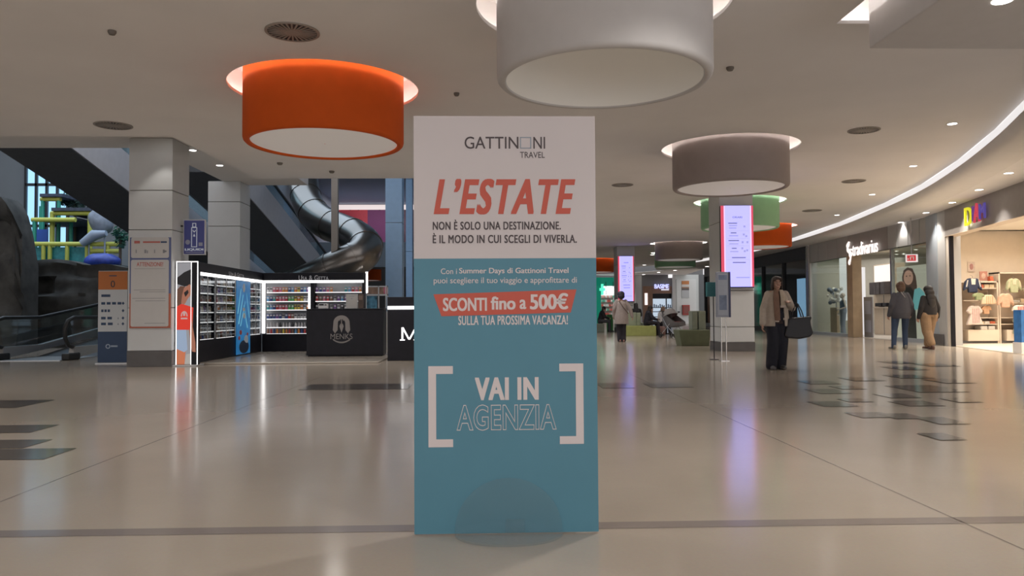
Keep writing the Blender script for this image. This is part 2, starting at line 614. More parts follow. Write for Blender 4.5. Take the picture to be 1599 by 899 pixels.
w = MB(); w.box((-11, 42, 8.95), (A3.x, 57, 9.15)); struct(obj('ceiling_gallery', w, mat('gallery_ceiling', (.36, .42, .52), .8, var=.03)))
w = MB(); w.box((-11, 49.6, 4.2), (A3.x, 57, 4.5)); struct(obj('floor_gallery', w, m_blueg))
w = MB(); w.box((-11, 49.5, 3.95), (A3.x, 49.6, 5.55)); struct(obj('wall_gallery_parapet', w, m_blueg))
# window wall of the play atrium
m_day = glow('daylight_glass', (.38, .70, 1.0), 1.15)
wd = MB()
a = yp(40, 480, 35.9).x; b = yp(106, 480, 35.9).x
wd.box((a, 35.86, 3.2), (b, 35.9, 8.6), 0)
for k in range(5):
    x = a + (b - a) * k / 4
    wd.box((x - .05, 35.74, 3.2), (x + .05, 35.86, 8.6), 1)
for z in (3.2, 5.1, 7.0, 8.6):
    wd.box((a, 35.74, z - .06), (b, 35.86, z + .06), 1)
struct(obj('window_1', wd, [m_day, m_darkmetal]), 'tall daylit window behind the play structure')

# ------------------------------------------------------------------ pillars
def pillar(name, px0, px1, d, depth, ztop, joints, plinth=.3, label='', mm=None):
    a = dp(px0, 480, d); b = dp(px1, 480, d)
    y0 = (a.y + b.y) / 2
    x0, x1 = a.x, b.x
    t = thing(name, label, 'pillar', ((x0 + x1) / 2, y0 + depth / 2, 0))
    t['kind'] = 'structure'
    w, h = (x1 - x0) / 2, depth / 2
    zs = [plinth] + joints + [ztop]
    mb = MB()
    for za, zb in zip(zs, zs[1:]):
        mb.box((-w, -h, za + .008), (w, h, zb - .008))
        mb.box((-w + .015, -h + .015, zb - .008), (w - .015, h - .015, zb + .008), 1)
    obj('cladding', mb, [mm or m_pillar, m_joint], t, bevel=.006)
    mb = MB(); mb.box((-w - .01, -h - .01, 0), (w + .01, h + .01, plinth))
    obj('plinth', mb, m_plinth, t, bevel=.005)
    return t, x0, x1, y0
P1, p1x0, p1x1, p1y = pillar('pillar', 200, 267.5, 15.2, .85, ZS, [zp(0, 0, 1).z * 0 + 1.05 + (489 - 480) * 15.2 / 1200, 1.05 + (489 - 358) * 15.2 / 1200, 1.05 + (489 - 296) * 15.2 / 1200], .31, 'square grey clad pillar carrying the notice board beside the orange directory totem')
P2, p2x0, p2x1, p2y = pillar('pillar', 324, 374, 20.3, .85, ZS, [2.05, 3.35, 4.0][0:3], .31, 'square pale pillar standing behind the black shelf wall')
P3, p3x0, p3x1, p3y = pillar('pillar', 1125, 1178, 19.6, .95, ZM, [.62, 1.55, 3.3], .23, 'square pillar wearing the larger lit timetable screen')
P4, p4x0, p4x1, p4y = pillar('pillar', 964, 992, 37.5, .95, ZM, [1.3, 3.3], .23, 'square pillar wearing the smaller distant lit screen')
m_bluecol = mat('blue_column_paint', (.30, .46, .66), .5, var=.04)
P5, p5x0, p5x1, p5y = pillar('pillar', 602, 628, 27.0, .6, 12.0, [4.2, 8], .2, 'light blue column rising through the atrium behind the counter', m_bluecol)
P6, p6x0, p6x1, p6y = pillar('pillar', 634, 644, 40.0, .5, 12.0, [4.2, 8], .2, 'slim blue column seen just left of the advertising board', m_bluecol)
# ------------------------------------------------------------------ drum lamps hung in round ceiling openings
DRUM = {'orange': mat('orange_drum', (.62, .095, .010), .75, spec=.2, var=.03), 'white': mat('white_drum', (.57, .555, .55), .65, var=.02),
        'taupe': mat('taupe_drum', (.30, .25, .235), .65, var=.03), 'green': mat('green_drum', (.26, .50, .30), .65, var=.03)}
m_well = mat('white_recess', (.85, .80, .77), .8)
m_diff = mat('white_diffuser', (.80, .77, .75), .6, emit=(1, .93, .88), es=.13)
m_diff_open = mat('white_inner_lining', (.82, .80, .76), .6, emit=(1, .95, .85), es=.035)  # faint added glow stands in for light bounced into the open drum
lamp_labels = ['orange drum ceiling lamp nearest of the orange ones, above the kiosk', 'huge white open drum ceiling lamp above the advertising board',
               'large taupe drum ceiling lamp in front of the timetable pillar', 'green drum ceiling lamp half hidden behind the timetable pillar',
               'orange drum ceiling lamp peeking out right of the timetable screen', 'small distant taupe drum ceiling lamp left of the timetable pillar',
               'small distant green drum ceiling lamp under the farther taupe one', 'distant orange drum ceiling lamp above the green pharmacy']
def drum_lamp(kind, c, label, open_bottom=False):
    t = thing('drum_ceiling_lamp', label, 'ceiling lamp', (c[0], c[1], ZM), 0, 'drum lamps in round ceiling openings')
    d = MB()
    zb, zt = -DROP, .52
    d.lathe([(RD, zt), (RD, zb + .06), (RD - .008, zb + .03), (RD - .03, zb + .008), (RD - .06, zb), (RD - .085, zb + .006), (RD - .095, zb + .03), (RD - .095, zt)], 96)
    obj('shade', d, DRUM[kind], t, smooth=50)
    q = MB()
    if open_bottom:
        q.lathe([(RD - .095, zb + .02), (RD - .098, zb + .2), (RD - .2, zb + .42), (RD - .5, zb + .52), (0.02, zb + .55)], 96)
    else:
        q.lathe([(RD - .096, zb + .035), (RD - .14, zb + .022), (.01, zb + .022)], 96)
    obj('diffuser', q, m_diff_open if open_bottom else m_diff, t, smooth=50)
    w = MB()
    w.lathe([(RH + .02, .042), (RH + .3, .042), (RH + .3, .5), (RD - .05, .5)], 96)
    obj('recess_well', w, m_well, t, smooth=40)
    g = MB()
    g.torus((0, 0, .056), RH + .075, .010, 72, 6)
    obj('light_ring', g, m_ring, t)
    return t
for (k, px, d), c, lb in zip(lamp_specs, lamp_xy, lamp_labels):
    drum_lamp(k, c, lb, k == 'white')
# rectangular box lamp in its slot, top right
bx0, by0, bx1, by1 = RECT
t = thing('box_ceiling_lamp', 'white rectangular box ceiling lamp hanging in a slot, top right', 'ceiling lamp', ((bx0 + bx1) / 2, (by0 + by1) / 2, ZM))
w, h = (bx1 - bx0) / 2, (by1 - by0) / 2
g = .24
b = MB(); b.box((-w + g, -h + g, -.36), (w - g, h - g, .5)); obj('shade', b, DRUM['white'], t, bevel=.012)
b = MB()
b.quad((-w - .25, -h - .25, .042), (-w - .25, h + .25, .042), (-w - .25, h + .25, .5), (-w - .25, -h - .25, .5))
b.quad((w + .25, -h - .25, .042), (w + .25, h + .25, .042), (w + .25, h + .25, .5), (w + .25, -h - .25, .5))
b.quad((-w - .25, -h - .25, .042), (w + .25, -h - .25, .042), (w + .25, -h - .25, .5), (-w - .25, -h - .25, .5))
b.quad((-w - .25, h + .25, .042), (w + .25, h + .25, .042), (w + .25, h + .25, .5), (-w - .25, h + .25, .5))
b.quad((-w - .25, -h - .25, .5), (w + .25, -h - .25, .5), (w + .25, h + .25, .5), (-w - .25, h + .25, .5))
obj('recess_well', b, m_well, t)
b = MB()
for (x0, y0, x1, y1) in [(-w - .15, -h, -w - .13, h), (w + .13, -h, w + .15, h), (-w, h + .13, w, h + .15), (-w, -h - .15, w, -h - .13)]:
    b.box((x0, y0, .05), (x1, y1, .07))
obj('light_strip', b, m_ring, t)
b = MB(); p = zp(1565, 1, ZM - .36); q = (p.x - (bx0 + bx1) / 2, p.y - (by0 + by1) / 2)
b.lathe([(.085, -.366), (.085, -.352)], 24, (q[0], q[1], 0)); b.lathe([(.085, -.3661), (.001, -.3661)], 24, (q[0], q[1], 0))
obj('spot_lens', b, m_down, t)

# ------------------------------------------------------------------ downlights and round air diffusers in the ceiling
def downlight(px, py, z, label, power=0, group='recessed downlights', r=.075):
    p = zp(px, py, z)
    t = thing('downlight', label, 'downlight', (p.x, p.y, z), 0, group)
    a = MB(); a.lathe([(r + .025, -.004), (r + .025, -.0), (r, -.0), (r, -.006), (r + .02, -.007)], 24, closed=True); obj('trim_ring', a, m_white, t)
    a = MB(); a.lathe([(r, -.005), (.001, -.005)], 24); obj('lens', a, m_down, t)
    if power:
        spot('downlight_or_fill_beam', (p.x, p.y, z - .03), power)
    return t
pair = [(301, 234.5, 'downlight in the raised strip, nearer of two beside the kiosk pillar'), (343, 258, 'downlight in the raised strip, farther of two beside the kiosk pillar')]
tt = thing('downlight', 'downlight in the raised strip right above the notice-board pillar', 'downlight', (p1x1 - .12, p1y - .42, ZS), 0, 'downlights in the raised strip')
a_ = MB(); a_.lathe([(.1, -.004), (.1, 0), (.075, 0), (.075, -.006), (.095, -.007)], 24, closed=True); obj('trim_ring', a_, m_white, tt)
a_ = MB(); a_.lathe([(.075, -.005), (.001, -.005)], 24); obj('lens', a_, m_down, tt)
spot('downlight_or_fill_beam', (p1x1 - .12, p1y - .42, ZS - .03), 26, (1, .95, .88), 75, .35, .04)
for a, b, l in pair:
    downlight(a, b, ZS, l, 60, 'downlights in the raised strip')
rowA = [(1487, 193), (1426, 259), (1362, 303.5), (1307, 335.5)]
names = ['nearest', 'second', 'third', 'farthest']
for (a, b), n in zip(rowA, names):
    downlight(a, b, ZM, f'downlight inside the main ceiling, {n} in the row left of the luminous band', 70, 'downlights inside the main ceiling')
rowB = [(1575, 270), (1529, 296), (1487, 316), (1446, 332), (1406.5, 347), (1370.5, 358.5), (1336.5, 369.5), (1298, 376.5), (1264, 383.5), (1234, 391), (1208, 396)]
ordn = ['first', 'second', 'third', 'fourth', 'fifth', 'sixth', 'seventh', 'eighth', 'ninth', 'tenth', 'eleventh']
for (a, b), n in zip(rowB, ordn):
    downlight(a, b, ZO, f'downlight above the shopfronts, {n} counted from the right edge', 110 if a > 1230 else 0, 'downlights above the shopfronts', .085)
far = [(1005, 428.5), (1028.5, 425), (1054, 422), (1104, 416)]
for (a, b), n in zip(far, ordn):
    downlight(a, b, ZO, f'distant downlight above the far shops, {n} from the left', 0, 'distant downlights', .13)
for (a, b), n in zip([(1019, 380.5), (1019, 397.5), (1006, 413.5)], ordn):
    downlight(a, b, ZM, f'distant downlight beside the far taupe lamp, {n} from the top', 0, 'distant downlights in the main ceiling', .12)
def air_diffuser(px, py, z, r, label):
    p = zp(px, py, z)
    t = thing('air_diffuser', label, 'air vent', (p.x, p.y, z), 0, 'round ceiling air diffusers')
    a = MB(); a.lathe([(r, -.012), (r, 0), (r * .9, 0), (r * .9, -.014)], 40, closed=True); obj('rim', a, mat('vent_metal', (.33, .30, .27), .5, .3), t)
    a = MB(); a.lathe([(r * .9, -.003), (.001, -.003)], 40); obj('backing', a, m_black, t)
    n = 28
    a = MB()
    for k in range(n):
        an = 2 * pi * k / n
        M = Matrix.Rotation(an, 4, 'Z')
        a.box((r * .28, -r * .035, -.012), (r * .88, r * .03, -.004), 0, M)
    a.lathe([(r * .28, -.013), (.001, -.013)], 24)
    obj('vane', a, mat('vent_metal', (.33, .30, .27)), t)
for (a, b, z, r, l) in [(456.5, 49.5, ZM, .30, 'large round slotted air diffuser in the ceiling, upper left of the orange lamp'), (177, 195.5, ZM, .30, 'round air diffuser in the ceiling above the left atrium edge'),
                        (1349, 203, ZM, .27, 'round air diffuser in the ceiling right of the taupe lamp'), (1333, 282.5, ZM, .28, 'second round air diffuser, just beyond the one right of the taupe lamp'),
                        (1268, 328.5, ZM, .3, 'round air diffuser in the ceiling beside the orange lamp and timetable screen'), (972, 288.5, ZM, .27, 'round air diffuser tinted by the screen, right of the advertising board')]:
    air_diffuser(a, b, z, r, l)
def detector(px, py, r, label):
    p = zp(px, py, ZM)
    a = MB(); a.lathe([(r, 0), (r, -.02), (r * .7, -.045), (r * .3, -.05), (.001, -.05)], 20, (p.x, p.y, ZM))
    tag(obj('smoke_detector', a, mat('detector_grey', (.16, .14, .12), .6), smooth=40), label, 'smoke detector', 'small ceiling detectors')
for (a, b, r, l) in [(175, 48, .045, 'small dark ceiling detector at the upper left'), (713, 145, .04, 'small ceiling detector just above the advertising board'), (1140, 105, .05, 'small dark ceiling detector right of the huge white lamp'),
                     (437, 254, .06, 'small ceiling detector under the orange lamp, left of two'), (518, 267, .06, 'small ceiling detector under the orange lamp, right of two')]:
    detector(a, b, r, l)

# general light of the mall: added fill spots without fixtures, for floor and ceiling
for (x, y) in [(-7, 1), (-2.5, 0.5), (2.5, .5), (-10, 6), (-4.5, 6.2), (2.2, 5.5), (-6.2, 11.8), (-11, 12), (-1.5, 10.5), (2, 16.5), (6.8, 15.5), (3, 25), (8, 24), (6, 34), (9.5, 31), (3, 46), (7.5, 44), (-3, 15), (8.5, 17.5), (1, 21), (4.5, 29), (9.5, 26)]:
    spot('downlight_or_fill_beam', (x, y, ZM - .03), (220 if x > 5 else 250 if x < -5 else 400), (1, .945, .89), 150, .8, .15)
# ------------------------------------------------------------------ advertising board in the foreground
SB = 3.66 / FOC
bc = dp(789.5, 480, 3.66)
t = thing('advertising_board', 'tall free-standing advertising board, white above and teal below, in the foreground', 'sign', (bc.x, bc.y, .006), math.radians(.15))
def lx(px, py=500): return (px - 786.5 - (py - 181) * .0088) * SB
def lz(py): return (830 - py) * SB
m_bwhite = mat('board_white', (.54, .495, .50), .55, var=.01)
m_teal = mat('board_teal', (.073, .21, .285), .5, var=.02)
m_coral = mat('coral_print', (.48, .085, .055), .55)
m_pinkish = mat('pale_print', (.60, .54, .54), .55)
m_charcoal = mat('charcoal_print', (.06, .045, .05), .55)
HB = 649 * SB
w = 142.5 * SB
zt = (830 - 404.8) * SB
b = MB(); b.box((-w, 0, 0), (w, .014, HB)); obj('core', b, mat('board_core', (.55, .55, .55), .6), t)
b = MB(); b.box((-w, -.002, zt), (w, 0, HB)); obj('upper_print', b, m_bwhite, t, label='white upper half of the board')
b = MB(); b.box((-w, -.002, 0), (w, 0, zt)); obj('lower_print', b, m_teal, t, label='teal lower half of the board')
def T(name, s, x0, x1, y0, y1, m, bold=0.0, **k):
    py = (y0 + y1) / 2
    return lettering(name, s, lx(x0, py), lx(x1, py), lz(y1), lz(y0), -.0022, m, t, bold, depth=.0012, **k)
T('brand_lettering', 'GATTIN', 724, 808.5, 213.5, 232.6, m_charcoal, .004)
T('brand_lettering', 'NI', 832, 850.4, 213.8, 232.4, m_charcoal, .004)
T('brand_lettering', 'TRAVEL', 811, 850, 237.5, 247, m_charcoal, 0)
b = MB()
x0, x1, z0, z1 = lx(811, 223), lx(828.6, 223), lz(232.3), lz(214)
q = .0045
for lo, hi in [((x0, z0), (x1, z0 + q)), ((x0, z1 - q), (x1, z1)), ((x0, z0), (x0 + q, z1)), ((x1 - q, z0), (x1, z1))]:
    b.box((lo[0], -.0034, lo[1]), (hi[0], -.002, hi[1]))
obj('square_emblem', b, mat('slate_print', (.25, .30, .36), .5), t)
T('headline_lettering', "L\u2019ESTATE", 676, 899, 280, 336, m_coral, .04, shear=.17, spacing=1.13)
T('slogan_lettering', 'NON \u00c8 SOLO UNA DESTINAZIONE.', 675, 875.4, 344, 360, m_charcoal, .03, spacing=1.1)
T('slogan_lettering', '\u00c8 IL MODO IN CUI SCEGLI DI VIVERLA.', 675, 900.5, 364.8, 381, m_charcoal, .03, spacing=1.1)
T('offer_lettering', 'Con i', 688, 713, 420.2, 429, m_pinkish, .004)
T('offer_lettering', 'Summer Days di Gattinoni Travel', 716.5, 887.5, 419.6, 430.8, m_pinkish, .018)
T('offer_lettering', 'puoi scegliere il tuo viaggio e approfittare di', 677, 900.5, 434.2, 446.3, m_pinkish, .004)
b = MB()
pts = [(676.7, 460.5), (900, 454), (891, 490), (689.4, 494.6)]
b.fprism([(lx(x, y), lz(y)) for x, y in reversed(pts)], -.0034, -.002)
obj('offer_banner', b, m_coral, t)
def T2(s, x0, x1, y0, y1, bold):
    py = (y0 + y1) / 2
    lettering('banner_lettering', s, lx(x0, py), lx(x1, py), lz(y1), lz(y0), -.0036, m_pinkish, t, bold, depth=.001)
T2('SCONTI', 691.6, 760, 466, 486.8, .036)
T2('fino', 766, 804.7, 464.3, 485, .034)
T2('a', 811, 821.3, 469.4, 484.2, .028)
T2('500\u20ac', 827, 887, 459.6, 485, .036)
T('offer_lettering', 'SULLA TUA PROSSIMA VACANZA!', 715.6, 886.5, 494.2, 508.6, m_pinkish, .026, spacing=1.08)
for (x0, x1, y0, y1, side) in [(670, 708, 572, 697, 0), (873.7, 911.2, 569.6, 694.2, 1)]:
    b = MB()
    X0, X1, Z0, Z1 = lx(x0, 634), lx(x1, 634), lz(y1), lz(y0)
    q = 12 * SB
    poly = [(X0, Z0), (X1, Z0), (X1, Z0 + q), (X0 + q, Z0 + q), (X0 + q, Z1 - q), (X1, Z1 - q), (X1, Z1), (X0, Z1)]
    if side:
        poly = [(X0 + X1 - x, z) for x, z in reversed(poly)]
    b.fprism(poly, -.0034, -.002)
    obj('bracket_mark', b, m_pinkish, t)
T('call_lettering', 'VAI IN', 741.8, 841, 590, 625.5, m_pinkish, .045, spacing=1.06)
T('call_lettering', 'AGENZIA', 713.5, 869, 632, 672.3, m_pinkish, 0, outline=.013, spacing=1.08)
m_acr = glass('clear_acrylic', (.95, .96, .96), .935, .06)
b = MB()
r = .255
half = [(r * math.cos(a), -r * .78 * math.sin(a)) for a in [pi * k / 30 for k in range(31)]]
b.prism(half, -.004, .006, M=Matrix.Translation((lx(795, 830), -.012, 0)))
obj('foot_base', b, m_acr, t, bevel=.002)
b = MB()
b.fprism([(r * math.cos(a), .006 + r * 1.0 * math.sin(a)) for a in [pi * k / 30 for k in range(31)]], -.014, -.008, M=Matrix.Translation((lx(795, 830), 0, 0)))
obj('foot_upright', b, m_acr, t, bevel=.0015)
b = MB()
b.box((lx(790, 830), -.022, .004), (lx(820, 830), -.014, .07)); obj('foot_clip', b, m_acr, t, bevel=.003)

# ------------------------------------------------------------------ notice boards on the pillar, directory totem
m_boardgrey = mat('notice_paper', (.50, .49, .48), .6, var=.02)
m_navy = mat('navy_print', (.02, .05, .12), .45, var=.05)
m_framblue = mat('blue_frame', (.10, .13, .28), .5)
m_framor = mat('orange_red_frame', (.42, .12, .07), .5)
m_faded = mat('faded_red_print', (.45, .12, .10), .6)
m_faint = mat('faint_grey_print', (.30, .30, .30), .6)
def zat(py, d, H=489.3): return 1.05 + (H - py) * d / FOC
def rrect(x0, x1, z0, z1, r, n=5):
    out = []
    for cx, cz, a0 in [(x1 - r, z0 + r, -pi / 2), (x1 - r, z1 - r, 0), (x0 + r, z1 - r, pi / 2), (x0 + r, z0 + r, pi)]:
        out += [(cx + r * math.cos(a0 + pi / 2 * k / n), cz + r * math.sin(a0 + pi / 2 * k / n)) for k in range(n + 1)]
    return out
dB = 15.15
xa, xb = dp(202, 440, dB).x, dp(265, 440, dB).x
yb_ = p1y - .035
t = thing('notice_board', 'tall double notice board in a blue and orange-red frame on the left pillar', 'notice board', ((xa + xb) / 2, yb_, 0))
hw = (xb - xa) / 2
z0, z1, zm, zc = zat(512, dB), zat(370, dB), zat(404, dB), zat(458, dB)
b = MB(); b.box((-hw, 0, zc), (hw, .035, z1), 0); b.box((-hw, 0, z0), (hw, .035, zc), 1); obj('frame', b, [m_framblue, m_framor], t, bevel=.006)
b = MB(); b.fprism(rrect(-hw + .03, hw - .03, zm + .02, z1 - .0, .035), -.006, 0); obj('upper_sheet', b, m_boardgrey, t)
b = MB(); b.fprism(rrect(-hw + .03, hw - .03, z0 + .03, zm - .015, .035), -.006, 0); obj('lower_sheet', b, m_boardgrey, t)
lettering('heading_lettering', 'ATTENZIONE!', -hw + .14, hw - .14, zat(415.5, dB), zat(409, dB), -.0065, m_faded, t, .02, depth=.001)
b = MB()
b.box((-hw + .09, -.008, zat(379.5, dB)), (-hw + .2, -.006, zat(375.5, dB)), 0)
b.box((-hw + .26, -.008, zat(378.8, dB)), (hw - .2, -.006, zat(376.2, dB)), 0)
b.box((hw - .19, -.008, zat(378.8, dB)), (hw - .07, -.006, zat(376.2, dB)), 1)
b.box((-hw + .1, -.007, zat(419.6, dB)), (hw - .1, -.006, zat(418.9, dB)), 2)
for py, x0 in [(452, .09), (455, .2), (465, .06), (469, .12), (504, .3)]:
    b.box((-hw + x0, -.007, zat(py + 1, dB)), (hw - .09, -.006, zat(py, dB)), 2)
obj('line_lettering', b, [m_faded, m_navy, m_faint], t)
b = MB()
for k, x in enumerate((-.27, -.09, .09, .27)):
    z = zat(392, dB)
    b.cbox((x, -.007, z), (.018 + .02 * (k % 2), .002, .07))
    if k == 1:
        b.cbox((x + .04, -.007, z - .01), (.02, .002, .06))
    if k == 3:
        b.cbox((x + .03, -.007, z), (.045, .002, .035))
obj('pictogram', b, m_greyink, t)
# directory totem
dT = 16.2
xa, xb = dp(153, 480, dT), dp(198.5, 480, dT)
t = thing('directory_totem', 'floor directory totem with orange top, white middle and navy foot, left of the pillar', 'sign', ((xa.x + xb.x) / 2, xa.y, 0))
hw = (xb.x - xa.x) / 2
b = MB(); b.box((-hw - .02, -.06, 0), (hw + .02, .22, .02)); obj('base', b, mat('pale_steel', (.5, .5, .5), .35, .6), t)
b = MB(); b.box((-hw, 0, .02), (hw, .16, zat(422, dT))); obj('body', b, mat('totem_side', (.4, .42, .44), .5), t, bevel=.01)
for nm, ya, yb2, m in [('orange_panel', 423, 451.5, mat('orange_print', (.55, .17, .035), .5)), ('white_panel', 451.5, 517, mat('totem_white', (.60, .62, .64), .5)), ('navy_panel', 517, 565, m_navy)]:
    b = MB(); b.box((-hw + .005, -.004, max(.03, zat(yb2, dT))), (hw - .005, 0, zat(ya, dT))); obj(nm, b, m, t)
lettering('floor_number', '0', -.045, .045, zat(448, dT), zat(437.5, dT), -.005, m_charcoal, t, .01)
b = MB(); b.cbox((0, -.006, zat(430, dT)), (.16, .002, .02)); obj('line_lettering', b, m_navy, t)
for k, (py, L, n) in enumerate([(461, .26, 1), (473, .45, 4), (484.5, .2, 3), (496, .26, 2), (505, .28, 2)]):
    x = -hw + .07
    for j in range(n):
        q = L / n
        b = MB(); b.box((x, -.006, zat(py + 2, dT)), (x + q * .72, -.004, zat(py - 2, dT))); obj('word_print', b, m_navy, t)
        x += q
    if k:
        cx = hw - .09
        z = zat(py, dT)
        b = MB(); b.fprism([(cx - .03, z - .0), (cx, z - .035), (cx + .03, z), (cx, z + .035)], -.006, -.004); obj('arrow_mark', b, m_navy, t)
        if k > 2:
            b = MB(); b.fprism([(cx - .11, z - .02), (cx - .09, z - .02), (cx - .1, z + .02)], -.006, -.004); obj('arrow_mark', b, m_navy, t)
b = MB()
b.lathe([(.05, -.001), (.05, .001), (.03, .001), (.03, -.001)], 20, closed=True, M=Matrix.Translation((-.09, -.005, zat(540, dT))) @ Matrix.Rotation(pi / 2, 4, 'X'))
b.box((-.03, -.006, zat(541, dT)), (.11, -.004, zat(538.5, dT)))
obj('emblem', b, mat('pale_blue_print', (.35, .42, .52), .5), t)

# ------------------------------------------------------------------ kiosk
KX = -5.98                                  # face of the left shelf wall
KY0, KY1 = 15.95, 20.4                      # its near and far end
BX1 = dp(569, 480, 20.4).x                  # right end of the back wall
pl = MB(); pl.box((KX - .3, 15.95, .0), (-2.3, KY1 + .4, .035), 0)
tag(obj('kiosk_platform', pl, [mat('platform_stone', (.40, .36, .31), .2, var=.04)], bevel=.01), 'low pale stone platform under the black kiosk', 'platform')
PZ = .035
LEDZ = 1.845
m_shelfw = mat('shelf_white', (.72, .72, .73), .4)
m_back = mat('shelf_back', (.40, .41, .43), .5, var=.04)
m_tint = glass('display_glass', (.80, .82, .82), .93, .03)
def shelf_unit(name, label, M_loc, rz, L, depth, shelves, dividers, leds):
    """front at local y=0 facing -y, from x=0 to L"""
    t = thing(name, label, 'display shelf', M_loc, rz)
    b = MB(); b.box((0, 0, 0), (L, depth, .46)); obj('base', b, m_black, t, bevel=.008)
    b = MB(); b.box((0, -.03, LEDZ + .02), (L, depth, 2.1 - PZ)); obj('header', b, m_black, t, bevel=.006)
    b = MB(); b.box((0, depth - .03, .46), (L, depth, LEDZ + .02)); obj('back_panel', b, m_back, t)
    for (x, dw) in dividers:
        b = MB(); b.box((x - dw, .0, .46), (x + dw, depth - .03, LEDZ + .02)); obj('divider', b, m_black, t)
    for z, xs in shelves:
        for (xa, xb) in xs:
            b = MB(); b.box((xa, .03, z - .012), (xb, depth - .03, z), 0); b.box((xa, .022, z - .016), (xb, .03, z + .006), 1)
            obj('shelf', b, [m_shelfw, glow('shelf_edge_light', (1, .98, .98), 1.1)], t)
    b = MB()
    for (x0, z0, x1, z1) in leds:
        b.box((x0, -.02, z0), (x1, .01, z1))
    obj('led_strip', b, m_led, t)
    return t
zr = [z - PZ for z in (1.586, 1.348, 1.126, .888, .667, .50)]
LB = BX1 - KX
def bxp(px): return dp(px, 480, 20.4).x - KX
backwall = shelf_unit('display_shelf', 'black lit shelf wall facing the front, full of colourful packs, behind the desk', (KX, KY1, PZ), 0, LB, .36,
    [(z, [(bxp(419), bxp(483)), (bxp(494), bxp(566))] if i < 3 else [(bxp(419), bxp(566))]) for i, z in enumerate(zr)],
    [(bxp(489.5), .045), (LB - .02, .02)],
    [(.0, LEDZ - .045, LB, LEDZ + .02), (.0, .48, .075, LEDZ), (bxp(483.5), zr[2], bxp(486.5), LEDZ - .16)])
lettering('header_lettering', 'Usa & Getta', bxp(469), bxp(515), 1.9 - PZ + .0, 2.03 - PZ, -.031, mat('header_letters', (.62, .62, .66), .4), backwall, .01, smallcaps=.75, spacing=1.05)
LW = KY1 - KY0 - .06
def wy(px):
    return KX * FOC / (px - 765) - KY0      # distance along the left wall from its near end
rowsL = [z - PZ for z in (1.66, 1.47, 1.28, 1.07, .86, .66, .50)]
za, zb_, zc_, zd = .04, wy(342), wy(372), wy(393)
leftwall = shelf_unit('display_shelf', 'black glazed shelf wall running away along the left side of the kiosk', (KX, KY0, PZ), pi / 2, LW, .28,
    [(z, [(za, zb_ - .06), (zb_ + .06, zc_), (zd, LW - .05)]) for z in rowsL],
    [(zb_, .05), (zc_ + .02, .03), (zd - .02, .03)],
    [(0, LEDZ - .045, LW, LEDZ + .02)])
b = MB()
b.box((.03, .02, LEDZ - .03), (LW - .04, .05, LEDZ - .005))
obj('added_fill_strip', b, glow('added_fill_glow', (1, .97, .96), 2.0), leftwall)  # glowing strip added to brighten the dark inside of the left wall
for (a, b_) in [(.02, zb_ / 2), (zb_ / 2 + .03, zb_ - .06), (zb_ + .06, (zb_ + zc_) / 2), ((zb_ + zc_) / 2 + .03, zc_ - .02), (zd + .02, (zd + LW) / 2), ((zd + LW) / 2 + .03, LW - .06)]:
    g = MB(); g.box((a, -.012, .47), (b_, -.006, LEDZ - .05)); o = obj('glass_door', g, m_tint, leftwall)
    h = MB(); h.box((b_ - .012, -.02, .47), (b_, -.004, LEDZ - .05)); obj('door_edge', h, mat('steel_edge', (.5, .5, .5), .3, .8), o)
lettering('header_lettering', 'Usa & Getta', wy(360), wy(383), 1.915 - PZ, 2.0 - PZ, -.031, MATS['header_letters'], leftwall, .01, smallcaps=.75)
# tall blue poster on the left shelf wall
t = thing('poster', 'tall blue poster with pale streaks on the left shelf wall of the kiosk', 'poster', (KX + .03, KY0, PZ), pi / 2)
b = MB(); b.box((zc_, -.0, .03), (zd, .012, LEDZ - .06)); obj('print', b, mat('poster_blue', (.03, .22, .50), .4, var=.35, vscale=2.5, emit=(.02, .2, .5), es=.35), t)
b = MB()
pw = zd - zc_
for (u0, z0, u1, z1, wd) in [(.1, .75, .45, 1.45, .09), (.25, .7, .6, 1.3, .06), (.75, .65, .5, 1.2, .07), (.05, 1.0, .3, 1.6, .07), (.9, .9, .7, 1.5, .05)]:
    b.fprism([(zc_ + u0 * pw, z0), (zc_ + (u0 + wd) * pw, z0), (zc_ + (u1 + wd * .4) * pw, z1), (zc_ + u1 * pw, z1)], -.002, 0)
obj('streak_print', b, glow('poster_cyan', (.20, .62, .85), .55), t)
for (u, z, ru, rz_) in [(.52, 1.62, .09, .11), (.55, .95, .11, .07), (.52, 1.1, .1, .05), (.7, .36, .16, .12), (.5, .22, .08, .1)]:
    b = MB(); b.ball((zc_ + u * pw, 0, z), (ru * pw, .004, rz_), 14, 6)
    obj('bottle_print', b, mat('poster_white', (.6, .68, .75), .5), t)
for (u, z, r_) in [(.3, .55, .06), (.2, .42, .05), (.8, .5, .04)]:
    b = MB(); b.ball((zc_ + u * pw, 0, z), (r_ * 1.6, .005, r_), 12, 6)
    obj('fruit_print', b, mat('poster_red', (.5, .06, .05), .5), t)
b = MB(); b.ball((zc_ + .55 * pw, 0, .2), (.36 * pw, .0045, .16), 16, 8); obj('dark_print', b, mat('poster_dark', (.02, .04, .08), .5), t)

